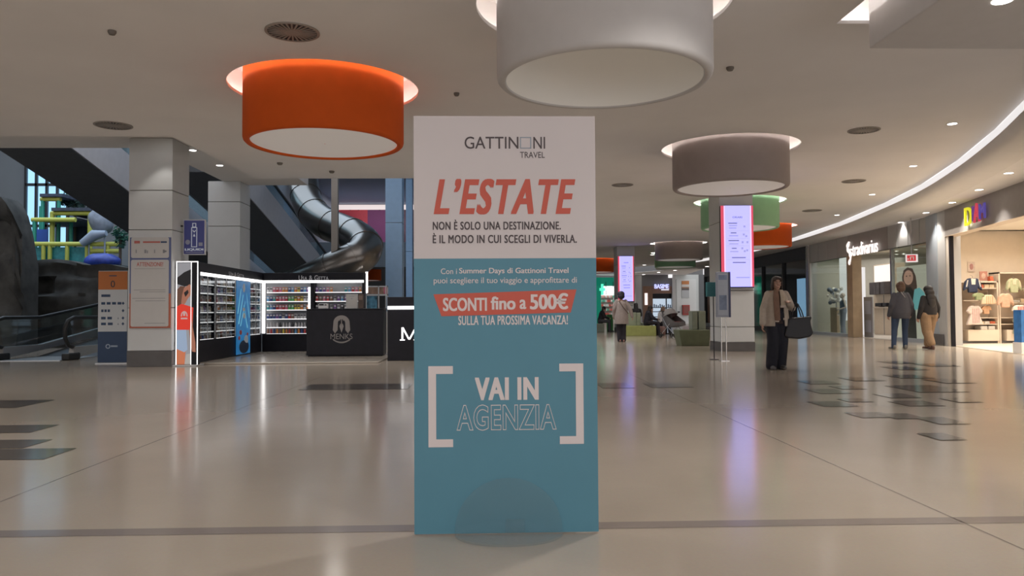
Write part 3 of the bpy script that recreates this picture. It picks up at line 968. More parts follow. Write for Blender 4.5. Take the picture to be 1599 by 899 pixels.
# ---- packs standing on the shelves
packmats = {}
PC = {'white': (.62, .62, .64), 'pink': (.62, .16, .24), 'red': (.50, .05, .06), 'orange': (.62, .22, .05), 'yellow': (.62, .48, .07), 'green': (.12, .42, .12), 'teal': (.06, .32, .34),
      'light blue': (.12, .32, .58), 'dark blue': (.04, .07, .24), 'purple': (.20, .09, .32), 'black': (.03, .03, .035), 'silver': (.42, .42, .44), 'cream': (.55, .48, .38), 'brown': (.22, .11, .07)}
packmesh = {}
for c, v in PC.items():
    m = mat('pack_' + c.replace(' ', '_'), v, .4, var=.08, vscale=30)
    mb = MB(); mb.box((-.031, -.02, 0), (.031, .02, .135), 0); mb.box((-.026, -.022, .075), (.026, -.02, .115), 1)
    packmesh[c] = mb.mesh('pack', [m, mat('pack_label_' + ('dark' if c in ('white', 'cream', 'silver', 'yellow') else 'light'), (.10, .10, .12) if c in ('white', 'cream', 'silver', 'yellow') else (.6, .6, .62), .5)])
    mb = MB(); mb.lathe([(.001, 0), (.026, 0), (.028, .01), (.028, .085), (.018, .1), (.018, .125), (.001, .125)], 12)
    packmesh[c + '_bottle'] = mb.mesh('bottle', m, smooth=40)
ordw = ['top', 'second', 'third', 'fourth', 'fifth', 'lowest', 'bottom']
def put_pack(c, loc, rz, row, where, bottle=False):
    o = bpy.data.objects.new('bottle' if bottle else 'packet', packmesh[c + ('_bottle' if bottle else '')])
    COL.objects.link(o)
    o.location = loc
    o.rotation_euler = (0, 0, rz)
    kind = 'bottle' if bottle else 'packet'
    tag(o, f'small {c} {kind} standing on the {ordw[row]} shelf of the {where}', kind, f'{c} {kind}s on the {ordw[row]} shelf of the {where}')
seqs = [['white', 'white', 'pink', 'red', 'pink', 'orange', 'orange', 'dark blue', 'light blue', 'orange', 'yellow', 'dark blue', 'light blue', 'purple'],
        ['light blue', 'dark blue', 'teal', 'red', 'pink', 'pink', 'red', 'green', 'green', 'yellow', 'orange', 'yellow', 'white', 'silver'],
        ['teal', 'light blue', 'dark blue', 'red', 'pink', 'red', 'pink', 'green', 'green', 'yellow', 'yellow', 'orange', 'silver', 'orange'],
        ['dark blue', 'dark blue', 'dark blue', 'purple', 'dark blue', 'silver', 'dark blue', 'red', 'brown', 'white', 'silver', 'white', 'white', 'silver'],
        ['silver', 'white', 'silver', 'white', 'black', 'white', 'silver', 'white', 'black', 'white', 'silver', 'white', 'silver', 'white'],
        ['brown', 'red', 'dark blue', 'orange', 'brown', 'yellow', 'orange', 'red', 'brown', 'light blue', 'orange', 'dark blue', 'red', 'brown']]
where = 'front-facing lit shelf wall'
for r_, sq in enumerate(seqs):
    x0, x1 = bxp(420.5), bxp(482)
    for k, c in enumerate(sq):
        x = x0 + (x1 - x0) * k / (len(sq) - 1)
        put_pack(c, (KX + x, KY1 + .075, PZ + zr[r_] + .001), 0, r_, where, r_ in (4, 5))
seq2 = [['purple', 'dark blue', 'purple', 'pink', 'orange', None, None, None, 'teal', 'light blue', 'red', 'pink', 'orange'],
        ['red', 'brown', 'pink', 'red', 'brown', 'silver', 'purple', 'light blue', 'purple', 'silver', None, None, None],
        ['black', 'white', 'white', 'black', 'silver', 'purple', 'white', 'black', 'white', 'white', None, None, None]]
for r_, sq in enumerate(seq2):
    x0, x1 = bxp(496), bxp(563)
    for k, c in enumerate(sq):
        if c:
            put_pack(c, (KX + x0 + (x1 - x0) * k / (len(sq) - 1), KY1 + .075, PZ + zr[r_] + .001), 0, r_, where)
rnd = random.Random(3)
where = 'glazed left shelf wall'
dim = ['silver', 'white', 'cream', 'silver', 'brown', 'white', 'black', 'cream', 'red', 'dark blue', 'purple', 'orange', 'pink']
for r_ in range(7):
    for (a, b_, n) in [(za + .08, zb_ - .12, 8), (zb_ + .12, zc_ - .06, 8), (zd + .08, LW - .14, 5)]:
        for k in range(n):
            c = dim[min(len(dim) - 1, int(abs(rnd.gauss(0, 4.2))))]
            y = a + (b_ - a) * k / (n - 1)
            put_pack(c, (KX - .085, KY0 + y, PZ + rowsL[r_] + .001), pi / 2, r_, where, r_ in (0, 3))

# ---- lit poster column with the woman in the red top
dL = 15.35
xa, xb = dp(274, 480, dL), dp(308, 480, dL)
t = thing('lightbox', 'narrow lit poster column picturing a woman in a red top and sun hat', 'lightbox', ((xa.x + xb.x) / 2 + .01, xa.y, 0))
hw = (xb.x - xa.x) / 2
zt = zat(408, dL)
b = MB(); b.box((-hw - .05, -.12, 0), (hw + .02, .3, .03)); obj('base', b, mat('pale_steel', (.5, .5, .5), .35, .6), t, bevel=.005)
b = MB(); b.box((-hw, 0, .03), (hw, .12, zt)); obj('body', b, m_black, t)
b = MB()
q = .016
for lo, hi in [((-hw, .03), (-hw + q, zt)), ((hw - q, .03), (hw, zt)), ((-hw, zt - q), (hw, zt)), ((hw * .36, .03), (hw * .36 + .008, zt))]:
    b.box((lo[0], -.006, lo[1]), (hi[0], 0, hi[1]))
obj('led_frame', b, m_led, t)
def u(px): return -hw + (px - 345) / (485 - 345) * 2 * hw     # poster layout, picture units
def v(py): return .03 + (840 - py) / (840 - 185) * (zt - .03)
def flat(nm, pts, m, y=-.003):
    b = MB(); b.fprism([(u(a), v(c)) for a, c in pts], y, 0); return obj(nm, b, m, t)
g_ = lambda n, c, s=.8: glow('lit_print_' + n, c, s)
flat('backdrop_print', [(353, 838), (440, 838), (440, 195), (353, 195)], g_('grey', (.42, .42, .45), .55), -.001)
flat('hat_print', [(352, 330), (350, 290), (395, 255), (440, 235), (440, 335), (400, 345)], mat('print_black', (.02, .02, .025), .5), -.002)
flat('hair_print', [(350, 440), (353, 365), (372, 342), (402, 345), (390, 390), (380, 460), (352, 470)], g_('hair', (.20, .10, .07), .5), -.0025)
flat('face_print', [(378, 450), (384, 400), (395, 355), (432, 330), (440, 345), (438, 400), (418, 425), (405, 450), (395, 462)], g_('skin', (.48, .20, .13), .6), -.003)
flat('sunglasses_print', [(395, 385), (420, 365), (425, 385), (405, 412)], MATS['print_black'], -.0036)
flat('arm_print', [(432, 470), (455, 480), (452, 600), (470, 700), (472, 762), (450, 758), (440, 700), (425, 600)], g_('skin', (.48, .20, .13)), -.0028)
flat('top_print', [(348, 475), (380, 455), (430, 470), (456, 480), (450, 560), (432, 620), (348, 622)], g_('red', (.75, .055, .035), .75), -.0034)
flat('shorts_print', [(348, 620), (410, 620), (420, 745), (400, 762), (350, 740)], g_('denim', (.36, .46, .62), .7), -.0038)
flat('leg_print', [(348, 740), (408, 755), (402, 838), (349, 838)], g_('leg', (.62, .20, .10), .75), -.003)
flat('floor_print', [(402, 838), (440, 838), (440, 770), (412, 775)], g_('pale', (.55, .52, .48), .6), -.002)
b = MB()
for k in range(9):
    a = pi * (.0 + k / 8.0)
    b.cbox((u(398) + .055 * math.cos(a), -.0045, v(530) + .075 * math.sin(a)), (.022, .002, .03))
b.cbox((u(398), -.0045, v(548)), (.13, .002, .03)); b.cbox((u(398), -.0045, v(522)), (.04, .002, .06))
obj('emblem_print', b, g_('emblem', (.7, .5, .48), .6), t)

# ---- projecting bottle sign on the pillar's side
dS = 15.62
xa, xb = dp(284, 480, dS), dp(318.5, 480, dS)
t = thing('hanging_sign', 'navy sign with a white bottle outline projecting from the pillar above the lit poster', 'sign', ((xa.x + xb.x) / 2 + .015, xa.y, 0))
hw = (xb.x - xa.x) / 2
z0, z1 = zat(398, dS), zat(342.5, dS)
b = MB(); b.box((-hw, 0, z0), (hw, .05, z1)); obj('body', b, mat('sign_white_edge', (.5, .5, .52), .5), t)
b = MB(); b.box((-hw + .02, -.003, z0 + .02), (hw - .02, 0, z1 - .02)); obj('panel', b, mat('sign_navy', (.02, .022, .09), .45, emit=(.03, .035, .13), es=.35), t)
m_sw = glow('sign_pale', (.55, .57, .62), .5)
b = MB()
def frame_(x0, x1, z0, z1, q):
    b.box((x0, -.006, z0), (x1, -.003, z0 + q)); b.box((x0, -.006, z1 - q), (x1, -.003, z1)); b.box((x0, -.006, z0), (x0 + q, -.003, z1)); b.box((x1 - q, -.006, z0), (x1, -.003, z1))
hz = lambda f: z0 + f * (z1 - z0)
frame_(-.058, .058, hz(.22), hz(.78), .012)
frame_(-.038, .038, hz(.78), hz(.9), .012)
b.fprism([(-.03, hz(.68)), (0, hz(.63)), (.03, hz(.68)), (.03, hz(.71)), (0, hz(.66)), (-.03, hz(.71))], -.006, -.003)
b.fprism([(-.022, hz(.52)), (.022, hz(.52)), (0, hz(.6))], -.006, -.003)
obj('bottle_outline', b, m_sw, t)
lettering('sign_lettering', 'LIQUIDI', -hw + .04, hw - .04, hz(.11), hz(.185), -.0045, m_sw, t, .03)
b = MB(); b.box((-hw + .05, -.005, hz(.065)), (hw - .05, -.003, hz(.085))); b.box((.09, -.005, hz(.25)), (.17, -.003, hz(.35))); b.lathe([(.05, -.001), (.05, .001), (.001, .001)], 18, M=Matrix.Translation((-.13, -.005, hz(.36))) @ Matrix.Rotation(pi / 2, 4, 'X'))
obj('small_print', b, mat('sign_faint', (.25, .26, .33), .5), t)
b = MB(); b.box((-hw - .06, .01, hz(.8)), (-hw + .01, .04, hz(.84))); obj('wall_bracket', b, m_darkmetal, t)

# ---- black desk with the bearded emblem
dD = 17.75
xa, xb = dp(478.5, 480, dD), dp(598, 480, dD)
DKX0, DKX1, DKY = xa.x, xb.x, xa.y
DZ = 1.14
t = thing('counter', 'low black kiosk desk with a grey head emblem on its front', 'counter', ((DKX0 + DKX1) / 2, DKY, PZ))
hw = (DKX1 - DKX0) / 2
b = MB(); b.box((-hw, 0, .03), (hw, .55, DZ - PZ - .03)); b.box((-hw + .03, .03, 0), (hw - .03, .5, .03)); obj('body', b, m_black, t, bevel=.006)
b = MB(); b.box((-hw - .01, -.01, DZ - PZ - .03), (hw + .01, .57, DZ - PZ)); obj('top', b, m_black, t, bevel=.006)
m_emb = mat('emblem_grey', (.22, .205, .20), .5)
cxe = dp(533, 480, dD).x - (DKX0 + DKX1) / 2
def ez(py): return 1.05 - PZ + (487.3 - py) * dD / FOC
def ex(px): return cxe + (px - 533) * dD / FOC
b = MB()
n = 22
outer_ = [(ex(533) + .185 * math.cos(a), ez(503) + .165 * math.sin(a)) for a in [pi * k / n for k in range(n + 1)]]
inner_ = [(ex(533) + .085 * math.cos(a), ez(504) + .09 * math.sin(a)) for a in [pi * k / n for k in range(n + 1)]]
for i in range(n):
    b.fprism([outer_[i], inner_[i], inner_[i + 1], outer_[i + 1]], -.004, 0)
for sx in (-1, 1):                                    # long locks either side
    b.fprism([(ex(533) + sx * .185, ez(503)), (ex(533) + sx * .2, ez(515)), (ex(533) + sx * .15, ez(520)), (ex(533) + sx * .09, ez(515)), (ex(533) + sx * .085, ez(504))][::sx], -.004, 0)
b.fprism([(ex(533) - .05, ez(509)), (ex(533), ez(519)), (ex(533) + .05, ez(509)), (ex(533) + .03, ez(505)), (ex(533) - .03, ez(505))], -.004, 0)
b.fprism([(ex(533) - .012, ez(507)), (ex(533) + .012, ez(507)), (ex(533) + .008, ez(498)), (ex(533) - .008, ez(498))], -.004, 0)
b.box((ex(528), -.004, ez(500)), (ex(531), 0, ez(499))); b.box((ex(535), -.004, ez(500)), (ex(538), 0, ez(499)))
pts = []
for k in range(11):
    f = -1 + 2 * k / 10
    pts.append((ex(533) + f * .2, ez(533) + .07 * f * f))
for k in range(10):
    a, c = pts[k], pts[k + 1]
    b.fprism([(a[0] * .98, a[1] - .035), (c[0] * .98, c[1] - .035), (c[0], c[1] - .0), (a[0], a[1] - .0)], -.004, 0)
obj('head_emblem', b, m_emb, t)
lettering('emblem_lettering', 'MENKS', ex(516), ex(550), ez(529), ez(520.5), -.003, m_emb, t, 0)
DTZ = DZ
lf = thing('leaflet_holder', 'upright acrylic leaflet holder with a beige sheet on the black desk', 'leaflet holder', (dp(549, 480, dD + .3).x, DKY + .3, DTZ))
b = MB(); b.box((-.135, 0, 0), (.135, .01, .335)); obj('sheet', b, mat('beige_sheet', (.42, .37, .33), .6), lf)
b = MB(); b.box((-.145, -.012, 0), (.145, -.004, .35)); b.box((-.145, -.05, 0), (.145, .06, .006)); obj('holder', b, m_acr, lf)
b = MB(); b.box((-.06, -.002, .28), (.06, 0, .3)); b.box((-.015, -.002, .22), (.015, 0, .25)); obj('line_lettering', b, m_greyink, lf)
db = thing('display_box', 'dark brown display box standing at the right end of the black desk', 'box', (dp(563.5, 480, dD + .25).x, DKY + .25, DTZ))
b = MB(); b.box((-.06, -.06, 0), (.06, .06, .34)); obj('body', b, mat('dark_wood', (.07, .045, .035), .5, var=.2), db, bevel=.004)
b = MB(); b.box((-.045, -.063, .2), (.045, -.06, .3)); obj('label', b, mat('brown_label', (.16, .11, .09), .5), db)
pt = thing('payment_terminal', 'white payment terminal lying on the left half of the black desk', 'terminal', (dp(505, 480, dD + .25).x, DKY + .25, DTZ))
b = MB(); b.box((-.11, -.06, 0), (.11, .06, .12)); obj('body', b, mat('terminal_white', (.6, .6, .62), .4), pt, bevel=.01)
b = MB(); b.box((-.09, -.063, .075), (.02, -.06, .11)); b.box((.04, -.063, .075), (.09, -.06, .1)); obj('screen', b, m_black, pt)
# thin pole beside the desk, and the second black counter with the glowing letter
pole = MB(); p_ = dp(602.5, 480, 18.6); pole.cyl((p_.x, p_.y, PZ), (p_.x, p_.y, 1.68), .012, None, 10); pole.lathe([(.0, 0), (.1, 0), (.1, .015), (.0, .02)], 20, (p_.x, p_.y, PZ))
tag(obj('display_pole', pole, mat('pale_steel', (.5, .5, .5), .35, .6)), 'thin pale metal pole between the desk and the tall counter', 'pole')
dC = 16.6
xa = dp(605, 480, dC)
CX0, CX1, CY = xa.x, 1.7, xa.y
t = thing('counter', 'tall black counter with a white light bar and glowing letters behind the advertising board', 'counter', (CX0, CY, 0))
CH = 1.05 + (487 - 463.5) * dC / FOC
b = MB(); b.box((0, 0, 0), (CX1 - CX0, .6, CH)); obj('body', b, m_black, t, bevel=.006)
b = MB(); z = 1.05 + (487 - 480.3) * dC / FOC; b.box((.005, -.03, z - .034), (CX1 - CX0, 0, z + .034)); obj('light_bar', b, glow('counter_light_bar', (1, .97, .96), 3.0), t)
lw = FOC / dC
zM0, zM1 = 1.05 + (487 - 531.3) / lw, 1.05 + (487 - 511) / lw
def serifM(mb, x, z0, z1, wd):
    h = z1 - z0; s = .036; q = .022
    mb.box((x + .02, -.02, z0), (x + .02 + s, 0, z1)); mb.box((x + wd - .02 - s, -.02, z0), (x + wd - .02, 0, z1))
    mb.box((x - .015, -.02, z0), (x + .09, 0, z0 + q)); mb.box((x + wd - .09, -.02, z0), (x + wd + .015, 0, z0 + q))
    m = x + wd / 2
    mb.fprism([(x + .02, z1), (m - .02, z0 + .02), (m + .014, z0 + .02), (x + .02 + s + .006, z1)], -.02, 0)
    mb.fprism([(x + wd - .026 - s, z1), (m - .014, z0 + .02), (m + .02, z0 + .02), (x + wd - .02, z1)], -.02, 0)
b = MB(); serifM(b, dp(625.5, 480, dC).x - CX0, zM0, zM1, .37); obj('glowing_letter', b, glow('letter_light', (1, .98, .97), 2.2), t)
# glazed display beyond the desk
dG = 21.8
xa, xb = dp(571, 480, dG), dp(606, 480, dG)
t = thing('display_stand', 'glazed display stand with colourful prints beyond the right end of the desk', 'display stand', (xa.x, xa.y, 0))
Ls = xb.x - xa.x
hz2 = lambda py: 1.05 + (487.2 - py) * dG / FOC
b = MB()
for x in (0, Ls * .55, Ls - .03):
    b.box((x, 0, 0), (x + .03, .03, hz2(446)))
b.box((0, 0, hz2(448)), (Ls, .03, hz2(446))); b.box((0, 0, hz2(461.5)), (Ls, .03, hz2(459)))
obj('frame', b, mat('stand_white', (.55, .58, .62), .4), t)
b = MB(); b.box((.03, .012, hz2(459)), (Ls * .8, .02, hz2(448)), 0); b.box((Ls * .8, .012, hz2(459)), (Ls, .02, hz2(448)), 1); obj('upper_print', b, [mat('print_warm', (.25, .16, .12), .5, var=.6, vscale=4), mat('print_pink', (.45, .12, .2), .5, var=.5, vscale=4)], t)
b = MB(); b.box((.03, .012, hz2(484)), (Ls * .5, .02, hz2(462))); obj('lower_print', b, mat('print_blue', (.10, .28, .42), .5, var=.8, vscale=5), t)
b = MB(); b.box((.0, .1, 0), (Ls, .5, hz2(486))); obj('cabinet', b, m_white, t)
b = MB(); b.box((0, -.02, hz2(457)), (.06, .03, hz2(424))); obj('light_post', b, m_led, t)
# distant orange drum lamp below the gallery
c = dp(572, 480, 57)
t = thing('drum_ceiling_lamp', 'far orange drum lamp below the gallery, just above the kiosk back wall', 'ceiling lamp', (c.x, c.y, ZM))
d = MB(); d.lathe([(RD, .0), (RD, -DROP), (RD - .1, -DROP), (RD - .1, 0)], 64); obj('shade', d, DRUM['orange'], t, smooth=50)
d = MB(); d.lathe([(RD - .1, -DROP + .02), (.01, -DROP + .02)], 48); obj('diffuser', d, m_diff, t)
# ------------------------------------------------------------------ play atrium on the left
from mathutils import noise
m_truss = mat('travelator_truss', (.055, .062, .075), .6, var=.1)
m_side = mat('travelator_side', (.46, .48, .53), .5, var=.04)
m_rubber = mat('black_rubber', (.02, .02, .02), .5)
m_skirt = mat('steel_skirt', (.5, .5, .5), .3, .8)
m_tealglass = glass('balustrade_glass', (.72, .82, .84), .90, .03)
def travelator(label, xr, wdt, y0, z0, y1, slope):
    """inclined moving walkway falling away from y0 to y1; z0 = underside at y0"""
    t = thing('moving_walkway', label, 'travelator', (xr - wdt / 2, y0, z0), 0, 'inclined moving walkways in the atrium')
    L = y1 - y0
    h = wdt / 2
    def sheet(x0, x1, za, zb):
        mb = MB()
        mb.add([(x0, 0, za), (x1, 0, za), (x1, L, za - slope * L), (x0, L, za - slope * L), (x0, 0, zb), (x1, 0, zb), (x1, L, zb - slope * L), (x0, L, zb - slope * L)],
               [(0, 1, 2, 3), (4, 7, 6, 5), (0, 4, 5, 1), (1, 5, 6, 2), (2, 6, 7, 3), (3, 7, 4, 0)])
        return mb
    obj('truss', sheet(-h, h, 0, .5), m_truss, t)
    obj('pallet_band', sheet(-h + .3, h - .3, .5, .53), m_darkmetal, t)
    for s_ in (-1, 1):
        x = s_ * h
        obj('side_panel', sheet(min(x, x - s_ * .03) + s_ * .031, max(x, x - s_ * .03) + s_ * .031, .02, .98), m_side, t)
        obj('balustrade', sheet(min(x, x - s_ * .02), max(x, x - s_ * .02), .98, 1.42), m_tealglass, t)
        obj('handrail', sheet(x - .04, x + .04, 1.42, 1.48), m_rubber, t)
    for f in (.62, .8):
        zz_ = -slope * L * f
        mb = MB(); mb.box((-.15, L * f - .15, -z0), (.15, L * f + .15, zz_ + .1)); obj('support_post', mb, m_truss, t)
    return t
Pa, Pb = dp(393, 314, 23.7), dp(489, 413, 31)
sl = (Pa.z - Pb.z) / (Pb.y - Pa.y)
yA0 = 21.6
travelator('dark moving walkway sloping down behind the pale pillar, left of the steel tube slide', Pa.x, 1.64, yA0, Pa.z + sl * (Pa.y - yA0), yA0 + (Pa.z + sl * (Pa.y - yA0)) / sl - .5, sl)
Pc = dp(155, 266, 18.7)
yC0 = 16.7
travelator('dark moving walkway sloping across the far left opening above the play area', Pc.x, 1.64, yC0, Pc.z + .2 * (Pc.y - yC0), 34.5, .2)
# landing of a third walkway at floor level, far left
Pd = dp(110, 480, 17.6)
t = thing('walkway_landing', 'floor-level moving walkway landing with black handrails at the far left', 'travelator', (Pd.x - .8, Pd.y, 0))
def rise(y): return 0 if y < 1.6 else (y - 1.6) * .12
for x in (-.8, .8):
    b = MB()
    prof = [(0, .02), (6.5, .02 + rise(6.5)), (6.5, .3 + rise(6.5)), (1.6, .3), (.1, .3)]
    b.add([(x - .06, p[0], p[1]) for p in prof] + [(x + .06, p[0], p[1]) for p in prof], [(4, 3, 2, 1, 0), (5, 6, 7, 8, 9)] + [(i, (i + 1) % 5, 5 + (i + 1) % 5, 5 + i) for i in range(5)])
    obj('skirt', b, m_skirt, t)
    b = MB(); b.quad((x, .15, .3), (x, 1.6, .3), (x, 1.6, .95), (x, .0, .95)); b.quad((x, 1.6, .3), (x, 6.5, .3 + rise(6.5)), (x, 6.5, .95 + rise(6.5)), (x, 1.6, .95))
    obj('glass_panel', b, m_tealglass, t)
    b = MB()
    path = [(x, 6.5, .97 + rise(6.5)), (x, 1.6, .97), (x, .15, .97), (x, -.1, .9), (x, -.22, .72), (x, -.2, .5), (x, -.08, .34), (x, .15, .28)]
    b.tube(path, .045, 10)
    obj('handrail', b, m_rubber, t, smooth=50)
    b = MB(); b.box((x - .09, -.2, 0), (x + .09, .3, .16)); obj('newel_box', b, m_rubber, t, bevel=.03)
b = MB(); b.box((-.74, -.3, 0), (.74, 1.4, .012)); obj('comb_plate', b, m_skirt, t)
b = MB(); b.add([(-.74, 1.4, .01), (.74, 1.4, .01), (.74, 6.5, .06 + rise(6.5)), (-.74, 6.5, .06 + rise(6.5))], [(0, 1, 2, 3)]); obj('pallet_band', b, m_darkmetal, t)

# rock scenery wall
m_rock = mat('rock_scenery', (.045, .043, .039), .9, var=.5, vscale=2.2, bump=.5)
def rock_wall(name, label, pts, Y, thick, seed, res=.22):
    """outline of (x, ztop) pairs; bumpy face towards -y"""
    x0, x1 = pts[0][0], pts[-1][0]
    nx = int((x1 - x0) / res)
    nz = 26
    vs, fs = [], []
    def top(x):
        for (a, za), (b, zb) in zip(pts, pts[1:]):
            if a <= x <= b:
                f = (x - a) / (b - a)
                return za + (zb - za) * f
        return pts[-1][1]
    for i in range(nx + 1):
        x = x0 + (x1 - x0) * i / nx
        tz = top(x) + .25 * noise.noise((x * .9, seed, 0))
        for j in range(nz + 1):
            z = tz * j / nz
            block = noise.noise((math.floor(x / 1.1 + .5 * (math.floor(z / .55) % 2)) * 3.1, math.floor(z / .55) * 1.7, seed)) * .42
            d = block + .35 * noise.noise((x * .8, z * .8, seed)) + .1 * noise.noise((x * 3, z * 3, seed))
            vs.append((x, Y - d - .1 * (1 - j / nz) * 2, z))
    for i in range(nx):
        for j in range(nz):
            a = i * (nz + 1) + j
            fs.append((a, a + nz + 1, a + nz + 2, a + 1))
    o = len(vs)
    for i in range(nx + 1):
        vs.append((x0 + (x1 - x0) * i / nx, Y + thick, 0))
        vs.append((x0 + (x1 - x0) * i / nx, Y + thick, vs[i * (nz + 1) + nz][2]))
    for i in range(nx):
        a = o + 2 * i
        fs.append((a, a + 1, a + 3, a + 2))
        fs.append((i * (nz + 1) + nz, (i + 1) * (nz + 1) + nz, a + 3, a + 1))
    for i in (0, nx):
        fs.append([i * (nz + 1) + j for j in range(nz + 1)] + [o + 2 * i + 1, o + 2 * i])
    mb = MB(); mb.add(vs, fs)
    return tag(obj(name, mb, m_rock, smooth=35), label, 'rock scenery')
YR = 24.6
rock_wall('rock_wall', 'low dark artificial rock wall behind the walkway landing at the far left',
          [(yp(-60, 480, YR).x, 2.5), (yp(20, 480, YR).x, 2.6), (yp(60, 480, YR).x, 2.75), (yp(140, 480, YR).x, 2.7), (yp(205, 480, YR).x, 2.5)], YR, .9, 3.1)
YR2 = 22.6
rock_wall('rock_tower', 'tall dark artificial rock tower at the left edge of the picture',
          [(yp(-70, 480, YR2).x, 4.9), (yp(-2, 480, YR2).x, 4.6), (yp(14, 480, YR2).x, 4.2), (yp(26, 480, YR2).x, 3.3), (yp(34, 480, YR2).x, 2.4)], YR2, .8, 8.4, .15)
dk = MB(); dk.box((yp(-90, 480, 27).x, 26.2, 0), (yp(200, 480, 27).x, 35.6, 2.7)); struct(obj('floor_play_deck', dk, mat('deck_green', (.05, .08, .08), .8, var=.2)))
# climbing frame
m_yel = mat('yellow_tube', (.50, .52, .10), .5)
m_grn = mat('green_tube', (.03, .30, .22), .5)
m_net = mat('dark_net', (.03, .05, .07), .8)
DF = 29.0
def cf(px, py, d=DF): return dp(px, py, d)
o0 = cf(100, 480); ox, oy = o0.x, o0.y
t = thing('play_structure', 'yellow and green climbing frame on the play deck at the left', 'climbing frame', (ox, oy, 2.7))
def loc(px, py, d=DF):
    p = cf(px, py, d)
    return (p.x - ox, p.y - oy, max(0, p.z - 2.7))
for (px, pt, d) in [(82, 332, DF), (141, 332, DF), (82, 332, DF + 2.2), (141, 332, DF + 2.2)]:
    a = loc(px, pt, d); b = MB(); b.tube([(a[0], a[1], 0), a], .09, 10); obj('post', b, m_yel, t, smooth=40, label='yellow post')
for (px, pt, d) in [(54, 342, DF - .4), (111, 342, DF + .6), (67, 312, DF + 1), (92, 312, DF + 1), (64, 322, DF + 3)]:
    a = loc(px, pt, d); b = MB(); b.tube([(a[0], a[1], 0), a], .07, 10); obj('post', b, m_grn, t, smooth=40, label='green post')
for (p, q, d) in [((80, 333), (148, 333), DF), ((50, 343), (118, 343), DF - .4), ((64, 311), (95, 311), DF + 1), ((50, 381), (190, 381), DF - 1.2), ((140, 392), (188, 392), DF - 1.2)]:
    b = MB(); b.tube([loc(*p, d), loc(*q, d)], .085, 10); obj('beam', b, m_yel, t, smooth=40, label='yellow beam')
for (px, pt) in [(68, 381), (78, 381), (105, 381), (136, 381), (169, 381)]:
    a = loc(px, pt, DF - 1.2); b = MB(); b.tube([(a[0], a[1], 0), a], .07, 10); obj('rail_post', b, m_yel, t, smooth=40)
for (p, q, y0, y1, dz) in [((80, 329), (150, 329), DF - .2, DF + 2.4, .12), ((62, 307), (97, 307), DF + .8, DF + 3.2, .12), ((50, 343), (118, 343), DF - .3, DF + 2.4, .08)]:
    a, c = loc(*p, y0), loc(*q, y0)
    b = MB(); b.box((a[0], a[1], a[2]), (c[0], a[1] + (y1 - y0), a[2] + dz)); obj('deck_roof', b, mat('dark_mat', (.05, .06, .09), .7, var=.3), t)
b = MB()
a, c = loc(112, 345, DF + 2.3), loc(141, 379, DF + 2.3)
b.box((a[0], a[1], c[2]), (c[0], a[1] + .03, a[2])); obj('net', b, m_net, t)
b = MB(); a, c = loc(55, 358, DF + .9), loc(74, 379, DF + .9); b.box((a[0], a[1], c[2]), (c[0], a[1] + .05, a[2])); obj('blue_pad', b, mat('blue_pad', (.03, .10, .42), .6), t)
b = MB(); a, c = loc(51, 386, DF - 1.1), loc(132, 398, DF - 1.1); b.box((a[0], a[1], 0), (c[0], a[1] + .06, a[2])); obj('teal_panel', b, mat('teal_pad', (.04, .26, .30), .6, var=.3), t)
# boulder, pale slide, blue heap, plants
a = cf(158, 346, 28.0)
b = MB(); b.ball((0, 0, 0), (.42, .40, .46), 24, 16)
for i, p in enumerate(b.v):
    b.v[i] = p * (1 + .12 * noise.noise(p * 3)) + Vector((.12 * p.z * -1, 0, 0))
o = tag(obj('climbing_boulder', b, mat('boulder_grey', (.22, .25, .30), .8, var=.2), smooth=60), 'pale grey boulder shape beside the climbing frame', 'boulder'); o.location = a
b = MB(); p, q = cf(128, 380, 27.6), cf(166, 364, 27.6)
path = [(p.x, p.y, p.z), ((p.x + q.x) / 2, p.y, (p.z + q.z) / 2 + .12), (q.x, q.y, q.z)]
b.tube(path, [.13, .2, .1], 14, squash=(1, 1)); b.cyl((q.x - .1, q.y + .1, 2.7), (q.x - .1, q.y + .1, q.z), .03)
b.cyl((p.x + .2, p.y + .1, 2.7), (p.x + .2, p.y + .1, p.z), .03)
tag(obj('play_slide', b, mat('pale_plastic', (.30, .36, .45), .5), smooth=50), 'short pale slide below the grey boulder in the play area', 'slide')
b = MB(); p = cf(160, 407, 26.6)
b.ball((p.x, p.y, 2.7 + .14), (.6, .5, .3), 22, 12)
for i, q in enumerate(b.v):
    b.v[i] = q + Vector((0, 0, .08 * noise.noise(q * 2.2)))
tag(obj('crash_mat', b, mat('blue_vinyl', (.02, .045, .30), .5, var=.3), smooth=60), 'crumpled blue crash mat on top of the rock wall', 'mat')
def leafy(name, label, c, r, n, col, seed):
    rn = random.Random(seed)
    mb = MB()
    for k in range(n):
        while True:
            q = Vector((rn.uniform(-1, 1), rn.uniform(-1, 1), rn.uniform(-1, 1)))
            if .3 < q.length < 1:
                break
        q = Vector((q.x * r[0], q.y * r[1], q.z * r[2]))
        s_ = rn.uniform(.09, .17)
        M = Matrix.Translation(Vector(c) + q) @ Euler((rn.uniform(-1, 1), rn.uniform(-1, 1), rn.uniform(0, 6))).to_matrix().to_4x4()
        mb.add([(0, -s_, 0), (s_ * .35, 0, .02), (0, s_, 0), (-s_ * .35, 0, .02)], [(0, 1, 2, 3)], 0, M)
    t = thing(name, label, 'plant', (c[0], c[1], 2.7))
    for i, q in enumerate(mb.v):
        mb.v[i] = q - Vector((c[0], c[1], 2.7))
    obj('foliage', mb, mat('leaf_' + name, col, .6, var=.3), t)
    b = MB(); b.tube([(0, 0, 0), (0, 0, c[2] - 2.7)], .05, 8); obj('stem', b, mat('stem_brown', (.08, .06, .04), .8), t)
